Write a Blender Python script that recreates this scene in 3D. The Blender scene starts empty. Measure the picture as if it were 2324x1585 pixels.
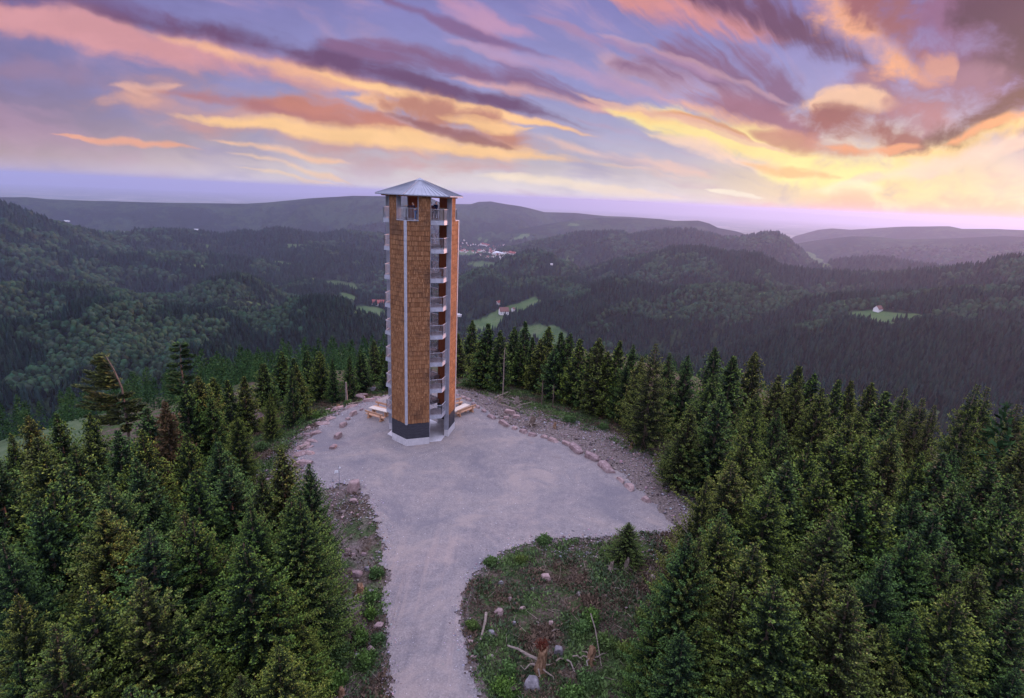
import bpy, math, random
import numpy as np
from mathutils import Vector, Matrix
from mathutils.geometry import tessellate_polygon
sc = bpy.context.scene
COL = sc.collection
D2R = math.radians

# ------------------------------------------------------------------ camera
W, HH, F = 2324., 1585., 1250.
PITCH, ROLL, CH = D2R(15.4), D2R(2.72), 26.
fw = np.array([0, math.cos(PITCH), -math.sin(PITCH)])
_r = np.array([1., 0, 0]); _u = np.cross(_r, fw)
rt = _r*math.cos(ROLL)+_u*math.sin(ROLL)
up = -_r*math.sin(ROLL)+_u*math.cos(ROLL)
CAM = np.array([0, 0, CH])
cd = bpy.data.cameras.new('camera'); cam = bpy.data.objects.new('camera', cd); COL.objects.link(cam)
cd.sensor_width = 36; cd.lens = 36*F/W; cd.clip_start = .3; cd.clip_end = 200000
cam.matrix_world = Matrix(((rt[0], up[0], -fw[0], 0), (rt[1], up[1], -fw[1], 0), (rt[2], up[2], -fw[2], CH), (0, 0, 0, 1)))
sc.camera = cam
sc.render.resolution_x = 1024; sc.render.resolution_y = 698
sc.view_settings.view_transform = 'Standard'; sc.view_settings.look = 'None'
sc.view_settings.exposure = 0.0; sc.view_settings.gamma = 1
sc.cycles.use_denoising = True
sc.cycles.max_bounces = 5; sc.cycles.diffuse_bounces = 3; sc.cycles.glossy_bounces = 2
sc.cycles.transmission_bounces = 3; sc.cycles.volume_bounces = 1; sc.cycles.transparent_max_bounces = 6
sc.cycles.caustics_reflective = False; sc.cycles.caustics_refractive = False

def ray(X, Y):
    d = fw*F+rt*(X-W/2)+up*(HH/2-Y); return d/np.linalg.norm(d)
def gp(X, Y, z=0.):
    d = ray(X, Y); return CAM+d*((z-CH)/d[2])
def pr(p):
    q = np.asarray(p, float)-CAM; z = q@fw
    return np.stack([W/2+F*(q@rt)/z, HH/2-F*(q@up)/z], -1)
def uvdir(X, Y):
    d = ray(X, Y); return d[0]/d[1], d[2]/d[1]
def s2l(c):
    return tuple(((v/255)/12.92 if v/255 <= .04045 else ((v/255+.055)/1.055)**2.4) for v in c)

# ------------------------------------------------------------------ node helper
class N:
    def __init__(s, nt): s.t = nt; s.nodes = nt.nodes; s.links = nt.links
    def new(s, typ, **kw):
        n = s.nodes.new(typ)
        for k, v in kw.items(): setattr(n, k, v)
        return n
    def put(s, sock, v):
        if v is None: return
        if isinstance(v, bpy.types.NodeSocket): s.links.new(v, sock)
        elif isinstance(v, (tuple, list)):
            if len(v) == 3 and sock.type == 'RGBA': v = (*v, 1)
            sock.default_value = v
        else: sock.default_value = v
    def m(s, op, a, b=None, c=None, clamp=False):
        n = s.new('ShaderNodeMath', operation=op); n.use_clamp = clamp
        s.put(n.inputs[0], a); s.put(n.inputs[1], b); s.put(n.inputs[2], c); return n.outputs[0]
    def vm(s, op, a, b=None, sc_=None):
        n = s.new('ShaderNodeVectorMath', operation=op); s.put(n.inputs[0], a); s.put(n.inputs[1], b)
        if sc_ is not None: s.put(n.inputs['Scale'], sc_)
        return n.outputs[1] if op in ('LENGTH', 'DOT_PRODUCT', 'DISTANCE') else n.outputs[0]
    def mix(s, f, a, b, mode='MIX'):
        n = s.new('ShaderNodeMix', data_type='RGBA', blend_type=mode); n.clamp_factor = True
        s.put(n.inputs[0], f); s.put(n.inputs[6], a); s.put(n.inputs[7], b); return n.outputs[2]
    def ramp(s, f, stops, interp='LINEAR'):
        n = s.new('ShaderNodeValToRGB'); e = n.color_ramp.elements; n.color_ramp.interpolation = interp
        while len(e) < len(stops): e.new(.5)
        for k, (p, c) in enumerate(stops):
            e[k].position = p; e[k].color = (*c, 1) if len(c) == 3 else c
        s.put(n.inputs[0], f); return n.outputs[0]
    def mr(s, v, a, b, c=0., d=1., smooth=True):
        n = s.new('ShaderNodeMapRange', interpolation_type='SMOOTHSTEP' if smooth else 'LINEAR')
        for k, q in zip((0, 1, 2, 3, 4), (v, a, b, c, d)): s.put(n.inputs[k], q)
        return n.outputs[0]
    def noise(s, vec, scale, detail=3, rough=.5, dist=0., dim='3D'):
        n = s.new('ShaderNodeTexNoise', noise_dimensions=dim); s.put(n.inputs['Vector'], vec)
        n.inputs['Scale'].default_value = scale; n.inputs['Detail'].default_value = detail
        n.inputs['Roughness'].default_value = rough; n.inputs['Distortion'].default_value = dist
        return n
    def comb(s, x, y, z=0.):
        n = s.new('ShaderNodeCombineXYZ'); s.put(n.inputs[0], x); s.put(n.inputs[1], y); s.put(n.inputs[2], z); return n.outputs[0]
    def sep(s, v):
        n = s.new('ShaderNodeSeparateXYZ'); s.put(n.inputs[0], v); return n.outputs

# ------------------------------------------------------------------ world: dusk sky with cirrus streaks, a function of direction
SUN_AZ, SUN_EL = D2R(49), D2R(9)
SKY_BACK = (.60, .60, .86)      # unseen half of the sky, behind and above the camera
SKY_BACK_S = 1.7
world = bpy.data.worlds.new('World'); sc.world = world; world.use_nodes = True
wn = N(world.node_tree); wn.nodes.clear()
geo = wn.new('ShaderNodeTexCoord').outputs['Generated']
dx, dy, dz = wn.sep(geo)
dyc = wn.m('MAXIMUM', dy, .04)
u0 = wn.m('DIVIDE', dx, dyc); v0 = wn.m('DIVIDE', dz, dyc)
uv0 = wn.comb(u0, v0)
vpx, vpy = uvdir(2010, 500)
warp = wn.noise(uv0, 5.5, 3, .55, dim='2D').outputs['Color']
warp = wn.vm('SCALE', wn.vm('SUBTRACT', warp, (.5, .5, .5)), None, .030)
warp2 = wn.noise(uv0, 22, 3, .55, dim='2D').outputs['Color']
warp2 = wn.vm('SCALE', wn.vm('SUBTRACT', warp2, (.5, .5, .5)), None, .010)
uvw = wn.vm('ADD', wn.vm('ADD', uv0, warp), warp2)
pu, pv, _ = wn.sep(wn.vm('SUBTRACT', uvw, (vpx, vpy, 0)))
ang = wn.m('ARCTAN2', pv, pu); rad = wn.m('SQRT', wn.m('ADD', wn.m('MULTIPLY', pu, pu), wn.m('MULTIPLY', pv, pv)))
fan = wn.noise(wn.comb(wn.m('MULTIPLY', ang, 12.), wn.m('MULTIPLY', rad, 3.2)), 1.5, 6, .55, .25, dim='2D').outputs['Fac']
puff = wn.noise(wn.vm('MULTIPLY', uvw, (1., 1.5, 1.)), 9, 8, .58, .15, dim='2D').outputs['Fac']
puff_s = wn.mr(puff, .24, .72)
puff2 = wn.noise(wn.vm('MULTIPLY', uvw, (1., 2.2, 1.)), 9., 5, .55, .15, dim='2D').outputs['Fac']
nearvp = wn.mr(rad, .12, .45, 1., 0.)
fan = wn.m('ADD', wn.m('MULTIPLY', fan, wn.m('SUBTRACT', 1., nearvp)), wn.m('MULTIPLY', puff, nearvp))
fan_s = wn.mr(fan, .24, .72); fan_s = wn.m('MULTIPLY_ADD', wn.m('SUBTRACT', puff_s, fan_s), .35, fan_s)
def pv_(y): return uvdir(1162, y)[1]
def skramp(stops):
    v1, v2 = pv_(470), pv_(-30)
    return wn.ramp(wn.mr(v0, v1, v2, smooth=False), [((470-y)/500., s2l(c)) for y, c in stops])
cl = skramp([(452, (172, 162, 206)), (428, (200, 176, 188)), (395, (186, 158, 162)), (330, (146, 122, 148)), (240, (128, 112, 154)), (140, (118, 110, 166)), (0, (112, 104, 166))])
cc = skramp([(452, (200, 190, 218)), (432, (236, 226, 222)), (370, (196, 184, 194)), (290, (168, 164, 200)), (180, (140, 138, 196)), (0, (122, 116, 184))])
cr = skramp([(452, (236, 200, 204)), (432, (250, 222, 176)), (405, (232, 208, 184)), (330, (206, 184, 200)), (240, (180, 160, 200)), (120, (158, 146, 204)), (0, (132, 104, 164))])
base = wn.mix(wn.mr(u0, -.95, -.15), cl, cc)
base = wn.mix(wn.mr(u0, .15, .75), base, cr)
gx, gy = uvdir(2000, 470)                       # glow where the sun is setting
gd = wn.vm('LENGTH', wn.vm('MULTIPLY', wn.vm('SUBTRACT', uv0, (gx, gy, 0)), (1., 2.0, 0)))
base = wn.mix(wn.mr(gd, .0, .42, .85, 0.), base, s2l((255, 222, 132)))
skyc = base
def stroke(a, m, b, w, c, alpha=1., up_soft=1., kind='fan', lo=.25):
    """a soft cloud band through three sky directions; w = half width in picture units, up_soft >1 feathers its upper edge"""
    global skyc
    a, m, b = [np.array(uvdir(*q)) for q in (a, m, b)]
    ce = (a+b)/2; ax = (b-a)/2; L = np.linalg.norm(ax); t = ax/L; n = np.array([-t[1], t[0]])
    if n[1] < 0: n = -n; 
    th = math.atan2(t[1], t[0]); w = w/1250.
    sgn = 1. if np.dot(n, [-math.sin(th), math.cos(th)]) > 0 else -1.
    s0 = np.dot(m-ce, t)/L; h0 = np.dot(m-ce, n); k = h0/max(.2, 1-s0*s0)
    mp = wn.new('ShaderNodeMapping', vector_type='TEXTURE')
    mp.inputs['Location'].default_value = (ce[0], ce[1], 0); mp.inputs['Rotation'].default_value = (0, 0, th)
    mp.inputs['Scale'].default_value = (L, w*sgn, 1)
    wn.links.new(uvw, mp.inputs['Vector'])
    x, y, _ = wn.sep(mp.outputs[0])
    x2 = wn.m('MULTIPLY', x, x)
    y = wn.m('SUBTRACT', y, wn.m('MULTIPLY_ADD', x2, -k/w, k/w))
    y = wn.m('MULTIPLY', y, wn.m('MULTIPLY_ADD', wn.m('MULTIPLY', x2, x2), 2.2, 1.))
    y = wn.m('MAXIMUM', wn.m('DIVIDE', y, up_soft), wn.m('MULTIPLY', y, -1.))
    f = wn.mr(y, -.2, 2.3, 1., 0.)
    f = wn.m('MULTIPLY', f, wn.mr(x2, .25, 1.3, 1., 0.))
    nz = fan_s if kind == 'fan' else puff_s
    # noise erodes the edges into wisps, the core keeps its body
    e = wn.m('ADD', wn.m('MULTIPLY', f, 1.15), wn.m('MULTIPLY', wn.m('SUBTRACT', nz, .5), 1.5-lo*.6))
    f = wn.m('MULTIPLY', wn.mr(e, .08, 1.25), wn.mr(f, .0, .25))
    f = wn.m('MULTIPLY', f, min(1., alpha*.86), clamp=True)
    skyc = wn.mix(f, skyc, s2l(c))
# faint overall fan texture
skyc = wn.mix(wn.m('MULTIPLY', wn.mr(fan, .48, .75), .38), skyc, s2l((196, 150, 178)))
skyc = wn.mix(wn.m('MULTIPLY', wn.mr(fan, .46, .22), .35), skyc, s2l((132, 128, 190)))
S = stroke
S((-200, -30), (100, 0), (420, 50), 34, (112, 76, 124), .8)
S((-260, 0), (330, 92), (950, 222), 26, (212, 142, 150), 1.25, 1.0, lo=.45)
S((300, 60), (700, 168), (1340, 300), 14, (240, 172, 132), 1.3, .8, lo=.55)
S((150, 10), (640, 116), (1330, 284), 17, (108, 68, 112), 1.25, 1.5, lo=.5)
S((700, 168), (1020, 240), (1345, 303), 7, (255, 196, 126), 1.3, lo=.6)
S((700, 100), (1060, 165), (1480, 262), 17, (134, 92, 136), 1.15, 1.3, lo=.4)
S((980, 178), (1200, 208), (1450, 262), 9, (226, 164, 160), .9)
S((820, -30), (1060, 72), (1270, 140), 10, (130, 92, 142), 1.1, lo=.4)
S((930, -30), (1080, 30), (1240, 96), 16, (196, 142, 178), .9)
S((1000, 90), (1250, 150), (1560, 240), 12, (186, 146, 186), .8)
S((-80, 200), (120, 165), (330, 230), 22, (160, 122, 150), .6)
# lower left orange field
S((120, 205), (560, 258), (1340, 352), 46, (206, 146, 136), .85, kind='fan', lo=.3)
S((240, 190), (330, 205), (420, 190), 8, (232, 172, 150), .9)
S((200, 225), (280, 222), (380, 230), 12, (222, 160, 140), .8)
S((330, 205), (600, 240), (880, 305), 13, (178, 106, 108), 1.15, lo=.4)
S((560, 225), (760, 252), (980, 320), 15, (196, 116, 98), 1.2, lo=.4)
S((350, 260), (800, 310), (1420, 378), 12, (252, 196, 126), 1.25, 1.4, lo=.5)
S((760, 215), (900, 240), (1120, 262), 12, (240, 176, 126), 1.1, kind='puff')
S((840, 228), (1080, 280), (1240, 330), 24, (192, 122, 100), 1.2, kind='puff', lo=.5)
S((880, 262), (1020, 300), (1180, 338), 9, (148, 84, 88), 1.0, lo=.5)
S((980, 262), (1100, 285), (1230, 292), 9, (250, 190, 120), 1.1)
S((120, 303), (290, 322), (480, 346), 6, (240, 160, 118), 1.0, lo=.3)
S((480, 322), (620, 345), (800, 366), 7, (242, 190, 150), 1.1, lo=.6)
S((500, 352), (640, 374), (800, 410), 6, (246, 204, 158), 1.0, lo=.5)
S((520, 384), (640, 398), (760, 412), 4, (250, 214, 168), 1.0, lo=.5)
S((1080, 400), (1300, 420), (1560, 452), 10, (252, 230, 196), .9, lo=.5)
S((1180, 300), (1380, 352), (1640, 410), 12, (238, 190, 170), .8, lo=.4)
# right half
S((1300, -60), (1560, 18), (1820, 92), 26, (216, 132, 130), 1.1, 1.4, lo=.4)
S((1500, -30), (1800, 64), (2030, 190), 24, (112, 66, 104), 1.3, 1.2, lo=.6)
S((1340, 130), (1640, 215), (1880, 330), 32, (206, 158, 170), .8, lo=.3)
S((1380, 140), (1660, 180), (1880, 280), 36, (134, 92, 134), 1.15, 1.1, lo=.4)
S((1540, 215), (1720, 268), (1880, 330), 22, (158, 96, 122), 1.1, lo=.5)
S((1500, 225), (1700, 290), (1900, 350), 10, (232, 160, 134), .9, lo=.4)
S((2080, -40), (2230, 110), (2340, 320), 110, (142, 84, 130), 1.1, kind='puff', lo=.55)
S((2180, -60), (2310, 60), (2420, 220), 80, (92, 42, 78), 1.3, kind='puff', lo=.75)
S((1900, 150), (2060, 215), (2330, 210), 56, (158, 104, 132), 1.1, kind='puff', lo=.5)
S((1800, -40), (1960, 60), (2090, 200), 40, (246, 164, 112), 1.35, .8, kind='puff', lo=.6)
S((1850, -50), (2010, 40), (2100, 150), 34, (156, 84, 96), 1.25, kind='puff', lo=.5)
S((2060, 170), (2140, 150), (2190, 110), 24, (226, 148, 118), .8, kind='puff', lo=.3)
S((1380, 244), (1640, 318), (1980, 414), 21, (255, 224, 136), 1.25, 1.3, lo=.6)
S((1480, 300), (1640, 352), (1860, 404), 11, (250, 206, 180), .9, lo=.4)
S((1700, 370), (1900, 415), (2130, 350), 26, (255, 238, 146), 1.3, 1.3, kind='puff', lo=.7)
S((1980, 400), (2150, 330), (2420, 238), 22, (255, 208, 124), 1.2, 1.0, kind='puff', lo=.7)
S((1900, 425), (2150, 365), (2400, 300), 16, (246, 208, 190), .9, lo=.5)
S((1400, 248), (1500, 264), (1640, 300), 9, (255, 206, 120), 1.3, lo=.7)
S((1440, 252), (1570, 272), (1720, 322), 6, (214, 134, 92), 1.0, lo=.5)
S((1780, 262), (1920, 232), (2060, 236), 17, (246, 190, 150), 1.1, kind='puff', lo=.4)
S((1780, 262), (1940, 296), (2110, 340), 24, (158, 84, 84), 1.2, kind='puff', lo=.45)
S((1700, 300), (1840, 330), (2000, 352), 13, (196, 120, 104), 1., lo=.4)
S((1840, 325), (1960, 344), (2090, 326), 9, (236, 146, 90), 1.1, kind='puff', lo=.5)
S((1990, 230), (2110, 250), (2200, 300), 30, (180, 110, 124), 1.0, kind='puff', lo=.5)
S((2080, 330), (2240, 262), (2400, 180), 30, (104, 46, 62), 1.4, kind='puff', lo=.75)
S((2120, 330), (2230, 290), (2400, 236), 9, (244, 150, 84), 1.2, kind='puff', lo=.7)
S((1680, 362), (1790, 388), (1910, 404), 8, (242, 182, 110), 1.0, lo=.4)
S((1890, 438), (1990, 470), (2090, 486), 20, (255, 246, 176), 1.25, kind='puff', lo=.7)
S((1820, 440), (1930, 432), (2040, 440), 12, (255, 240, 190), .9, lo=.6)
S((1600, 430), (1680, 436), (1740, 446), 4, (255, 244, 214), 1., lo=.6)
S((2150, 478), (2250, 486), (2360, 480), 12, (226, 190, 164), .7, lo=.5)
S((1640, 478), (2040, 512), (2500, 520), 26, (255, 176, 128), 1.1, 1.6, lo=.7)
S((1300, 60), (1560, 150), (1840, 270), 6, (214, 164, 176), .55, lo=.2)
S((1250, 190), (1500, 262), (1800, 350), 6, (236, 180, 160), .8, lo=.2)
S((1120, 20), (1420, 110), (1700, 220), 7, (170, 128, 170), .8, lo=.2)
skyback = wn.mix(wn.mr(dz, .05, .75), tuple(np.array(SKY_BACK)*SKY_BACK_S*.36), tuple(np.array(SKY_BACK)*SKY_BACK_S*1.85))
skyc = wn.vm('SCALE', skyc, None, wn.mr(puff2, .3, .7, .95, 1.04))
hs = wn.new('ShaderNodeHueSaturation'); hs.inputs['Saturation'].default_value = .90; wn.put(hs.inputs['Color'], skyc); skyc = hs.outputs[0]
front = wn.m('MULTIPLY', wn.mr(dy, .12, .42), wn.mr(v0, .75, .5))
skyc = wn.mix(front, skyback, skyc)
nish = wn.new('ShaderNodeTexSky', sky_type='NISHITA'); nish.sun_disc = False
nish.sun_elevation = SUN_EL; nish.sun_rotation = SUN_AZ
bg1 = wn.new('ShaderNodeBackground'); wn.put(bg1.inputs[0], skyc); bg1.inputs[1].default_value = 1.
bg2 = wn.new('ShaderNodeBackground'); wn.put(bg2.inputs[0], nish.outputs[0]); bg2.inputs[1].default_value = .006
ad = wn.new('ShaderNodeAddShader'); wn.links.new(bg1.outputs[0], ad.inputs[0]); wn.links.new(bg2.outputs[0], ad.inputs[1])
wo = wn.new('ShaderNodeOutputWorld'); wn.links.new(ad.outputs[0], wo.inputs[0])
world.cycles.sampling_method = 'MANUAL'; world.cycles.sample_map_resolution = 512

# ------------------------------------------------------------------ sun
sl = bpy.data.lights.new('sun', 'SUN'); so = bpy.data.objects.new('sun', sl); COL.objects.link(so)
sl.energy = 5.0; sl.angle = D2R(5); sl.color = (1., .50, .40)
sd = Vector((math.sin(SUN_AZ)*math.cos(SUN_EL), math.cos(SUN_AZ)*math.cos(SUN_EL), math.sin(SUN_EL)))
so.rotation_euler = sd.to_track_quat('Z', 'Y').to_euler()

# ------------------------------------------------------------------ mesh helpers
def mesh_np(name, V_, faces, mat=None, parent=None, smooth=False, attrs=None, uvs=None):
    """faces: (n,k) int array, or list of such arrays (mixed sizes)"""
    V_ = np.asarray(V_, np.float32)
    if not isinstance(faces, list): faces = [faces]
    faces = [np.asarray(f, np.int32) for f in faces if len(f)]
    me = bpy.data.meshes.new(name)
    nl = sum(f.size for f in faces); nf = sum(len(f) for f in faces)
    me.vertices.add(len(V_)); me.loops.add(nl); me.polygons.add(nf)
    me.vertices.foreach_set('co', V_.ravel())
    me.loops.foreach_set('vertex_index', np.concatenate([f.ravel() for f in faces]))
    st = []; tot = 0
    for f in faces:
        st.append(tot+np.arange(len(f))*f.shape[1]); tot += f.size
    me.polygons.foreach_set('loop_start', np.concatenate(st).astype(np.int32))
    me.update(calc_edges=True)
    if smooth: me.polygons.foreach_set('use_smooth', np.ones(nf, bool))
    if attrs:
        for k, a in attrs.items():
            a = np.asarray(a, np.float32)
            if a.ndim == 1:
                at = me.attributes.new(k, 'FLOAT', 'POINT'); at.data.foreach_set('value', a)
            else:
                at = me.attributes.new(k, 'FLOAT_COLOR', 'POINT'); at.data.foreach_set('color', np.c_[a, np.ones(len(a))].astype(np.float32).ravel())
    if uvs is not None:
        ul = me.uv_layers.new(name='UVMap'); ul.data.foreach_set('uv', np.asarray(uvs, np.float32).ravel())
    ob = bpy.data.objects.new(name, me); COL.objects.link(ob)
    if mat: me.materials.append(mat)
    if parent: ob.parent = parent
    return ob
def tag(o, label=None, cat=None, group=None, kind=None):
    if label: o['label'] = label
    if cat: o['category'] = cat
    if group: o['group'] = group
    if kind: o['kind'] = kind
    return o
def empty(name, loc=(0, 0, 0), rz=0.):
    o = bpy.data.objects.new(name, None); COL.objects.link(o); o.location = loc; o.rotation_euler = (0, 0, rz)
    o.empty_display_size = .2; return o
class MB:
    """collects boxes, prisms, tubes with uv (u along, v up) and builds one mesh"""
    def __init__(s): s.v = []; s.f = []; s.uv = []
    def quad(s, pts, uv=None):
        i = len(s.v); s.v += [tuple(p) for p in pts]; s.f.append(list(range(i, i+len(pts))))
        s.uv += uv if uv else [(0, 0)]*len(pts)
    def hexa(s, b, t):
        """b, t: bottom and top loops (same count, counter-clockwise)"""
        n = len(b); acc = 0
        s.quad(list(reversed(b)), [(p[0], p[1]) for p in reversed(b)]); s.quad(t, [(p[0], p[1]) for p in t])
        for k in range(n):
            a, c = b[k], b[(k+1) % n]; L = math.dist(a, c)
            s.quad([a, c, t[(k+1) % n], t[k]], [(acc, a[2]), (acc+L, c[2]), (acc+L, t[(k+1) % n][2]), (acc, t[k][2])]); acc += L
    def prism(s, poly, z0, z1):
        s.hexa([(x, y, z0) for x, y in poly], [(x, y, z1) for x, y in poly])
    def box(s, c, sx, sy, sz, rz=0., rx=0., ry=0.):
        M = Matrix.Translation(c) @ Matrix.Rotation(rz, 4, 'Z') @ Matrix.Rotation(ry, 4, 'Y') @ Matrix.Rotation(rx, 4, 'X')
        q = lambda x, y, z: tuple(M @ Vector((x*sx/2, y*sy/2, z*sz/2)))
        s.hexa([q(-1, -1, -1), q(1, -1, -1), q(1, 1, -1), q(-1, 1, -1)], [q(-1, -1, 1), q(1, -1, 1), q(1, 1, 1), q(-1, 1, 1)])
    def bar(s, a, b, w, h=None, n=4, taper=1.):
        a, b = Vector(a), Vector(b); d = (b-a)
        if d.length < 1e-6: return
        z = d.normalized(); x = z.cross(Vector((0, 0, 1)))
        x = Vector((1, 0, 0)) if x.length < 1e-3 else x.normalized(); y = z.cross(x)
        h = h or w; B = []; T = []
        for k in range(n):
            t = 2*math.pi*(k+.5)/n; r = math.sqrt(2) if n == 4 else 1
            o = x*(math.cos(t)*w/2*r)+y*(math.sin(t)*h/2*r)
            B.append(tuple(a+o)); T.append(tuple(b+o*taper))
        s.hexa(B, T)
    def path(s, pts, r0, r1, n=6):
        P_ = [Vector(p) for p in pts]; rings = []
        for i, p in enumerate(P_):
            d = (P_[min(i+1, len(P_)-1)]-P_[max(i-1, 0)]).normalized()
            x = d.cross(Vector((.13, .21, 1))); x = x.normalized() if x.length > 1e-3 else Vector((1, 0, 0)); y = d.cross(x)
            r = r0+(r1-r0)*i/(len(P_)-1)
            rings.append([tuple(p+x*math.cos(2*math.pi*k/n)*r+y*math.sin(2*math.pi*k/n)*r) for k in range(n)])
        for a, b in zip(rings, rings[1:]):
            for k in range(n): s.quad([a[k], a[(k+1) % n], b[(k+1) % n], b[k]])
        s.quad(rings[0][::-1]); s.quad(rings[-1])
    def build(s, name, mat, parent=None, bevel=0., smooth=False):
        me = bpy.data.meshes.new(name); me.from_pydata([tuple(map(float, p)) for p in s.v], [], s.f)
        ul = me.uv_layers.new(name='UVMap')
        li = [0]*len(me.loops); me.loops.foreach_get('vertex_index', li)
        uv = np.array(s.uv, np.float32)[li]; ul.data.foreach_set('uv', uv.ravel())
        if smooth: me.polygons.foreach_set('use_smooth', [True]*len(me.polygons))
        me.materials.append(mat); ob = bpy.data.objects.new(name, me); COL.objects.link(ob)
        if parent: ob.parent = parent
        if bevel:
            b = ob.modifiers.new('bevel', 'BEVEL'); b.width = bevel; b.segments = 1; b.limit_method = 'ANGLE'
        return ob

# value noise (numpy)
def _h(ix, iy, s):
    n = (ix.astype(np.int64)*374761393+iy.astype(np.int64)*668265263+s*1274126177) & 0x7fffffff
    n = ((n ^ (n >> 13))*1274126177) & 0x7fffffff
    return ((n ^ (n >> 16)) & 0xffffff)/float(0xffffff)
def vn(x, y, s=0):
    x = np.asarray(x, float); y = np.asarray(y, float)
    ix, iy = np.floor(x), np.floor(y); fx, fy = x-ix, y-iy
    fx = fx*fx*fx*(fx*(fx*6-15)+10); fy = fy*fy*fy*(fy*(fy*6-15)+10)
    a, b, c, d = _h(ix, iy, s), _h(ix+1, iy, s), _h(ix, iy+1, s), _h(ix+1, iy+1, s)
    return (a+(b-a)*fx)+((c+(d-c)*fx)-(a+(b-a)*fx))*fy
def fbm(x, y, o=4, s=0, g=.5):
    t = 0; a = 1; n = 0
    for k in range(o): t = t+a*vn(x*2**k+17.3*k, y*2**k-9.1*k, s+k); n += a; a *= g
    return t/n
def ridged(x, y, o=4, s=0):
    t = 0; a = 1; n = 0
    for k in range(o): t = t+a*(1-abs(2*vn(x*2**k+7.7*k, y*2**k+3.3*k, s+k)-1)); n += a; a *= .5
    return t/n
def sst(x, a, b):
    t = np.clip((x-a)/(b-a), 0, 1); return t*t*(3-2*t)

# ------------------------------------------------------------------ outlines on the summit (picture positions laid on the level z = 0)
PLAT = [(890, 1600), (885, 1560), (878, 1480), (876, 1400), (877, 1300), (871, 1235), (858, 1180), (840, 1135), (808, 1098), (768, 1096), (735, 1112),
        (700, 1072), (676, 1040), (688, 1010), (715, 982), (752, 950), (796, 925), (848, 906), (900, 895), (960, 886), (1040, 885), (1080, 896),
        (1118, 914), (1168, 940), (1215, 962), (1262, 968), (1320, 984), (1380, 1008), (1440, 1043), (1490, 1088), (1530, 1138),
        (1552, 1180), (1530, 1214), (1480, 1214), (1400, 1220), (1300, 1224), (1225, 1227), (1160, 1245), (1120, 1266), (1080, 1308),
        (1055, 1345), (1044, 1385), (1053, 1430), (1066, 1500), (1080, 1560), (1090, 1600)]
P0 = [gp(*p)[:2] for p in PLAT]
e0, e1 = P0[0], P0[-1]
P0 = [np.array([e0[0]-1.5, -60.])]+P0+[np.array([e1[0]-1.5, -60.])]
PLATW = np.array(P0)
ISL = np.array([gp(*p)[:2] for p in [(1044, 1385), (1055, 1345), (1080, 1308), (1160, 1245), (1225, 1227), (1400, 1220), (1552, 1190), (1560, 1300), (1540, 1450), (1500, 1600), (1090, 1600), (1066, 1500)]])
CLEAR = [ISL,
    np.array([gp(*p)[:2] for p in [(1040, 880), (1200, 880), (1400, 950), (1495, 1060), (1530, 1140), (1440, 1043), (1380, 1008), (1262, 968), (1215, 962), (1118, 914)]]),
    np.array([gp(*p)[:2] for p in [(560, 1080), (590, 1000), (690, 930), (800, 893), (900, 890), (796, 925), (715, 982), (676, 1040), (690, 1075)]]),
    np.array([gp(*p)[:2] for p in [(768, 1096), (735, 1112), (770, 1240), (785, 1330), (760, 1500), (750, 1600), (890, 1600), (878, 1480), (877, 1300), (858, 1180), (840, 1135)]])]
BANK = np.array([gp(*p)[:2] for p in [(1041, 898), (1062, 906), (1098, 930), (1130, 950), (1160, 966), (1210, 984), (1262, 998), (1300, 1018), (1345, 1040), (1392, 1066), (1418, 1086), (1448, 1112), (1480, 1140), (1520, 1190), (1580, 1230), (1600, 1180), (1540, 1120), (1500, 1070), (1440, 1020), (1380, 985), (1320, 960), (1215, 940), (1130, 895), (1060, 875), (1036, 876)]])
def inpoly(P_, x, y):
    x = np.asarray(x, float); y = np.asarray(y, float); r = np.zeros(x.shape, bool); n = len(P_)
    for i in range(n):
        x0, y0 = P_[i]; x1, y1 = P_[(i+1) % n]
        c = ((y0 > y) != (y1 > y)); 
        with np.errstate(divide='ignore', invalid='ignore'):
            r ^= c & (x < (x1-x0)*(y-y0)/(y1-y0+1e-12)+x0)
    return r
def dpoly(P_, x, y, closed=True):
    x = np.asarray(x, float); y = np.asarray(y, float); d = np.full(x.shape, 1e9); n = len(P_)
    for i in range(n if closed else n-1):
        ax, ay = P_[i]; bx, by = P_[(i+1) % n]; ex, ey = bx-ax, by-ay; L = ex*ex+ey*ey+1e-9
        t = np.clip(((x-ax)*ex+(y-ay)*ey)/L, 0, 1)
        d = np.minimum(d, np.hypot(x-ax-t*ex, y-ay-t*ey))
    return d
def near_z(x, y):
    d = np.where(inpoly(PLATW, x, y), 0, dpoly(PLATW, x, y))
    d = np.where(inpoly(ISL, x, y), 0, np.minimum(d, dpoly(ISL, x, y)))
    dd = np.minimum(d, 88)
    z = -(.06*dd+.0017*dd*dd)-.56*np.maximum(d-88, 0)
    left = sst(-x, 2, 10)*sst(y, 34, 42)
    z = z-left*(1.0*sst(d, .3, 4.5)+.10*np.minimum(d, 60))
    z = z+sst(d, .5, 4)*(fbm(x/3., y/3., 3, 5)-.5)*.7+sst(d, 10, 40)*(fbm(x/22., y/22., 3, 8)-.5)*5
    return z
# highest picture row the near treetops reach
ENV = np.array([(0, 1015), (130, 965), (260, 950), (360, 915), (450, 890), (560, 865), (620, 840), (700, 835), (760, 830), (850, 815), (880, 805), (890, 900), (1030, 900), (1040, 780), (1100, 775), (1240, 775), (1400, 815), (1480, 815), (1640, 840), (1740, 855), (1850, 895), (2000, 915), (2060, 950), (2120, 985), (2200, 920), (2324, 950)], float)
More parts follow.
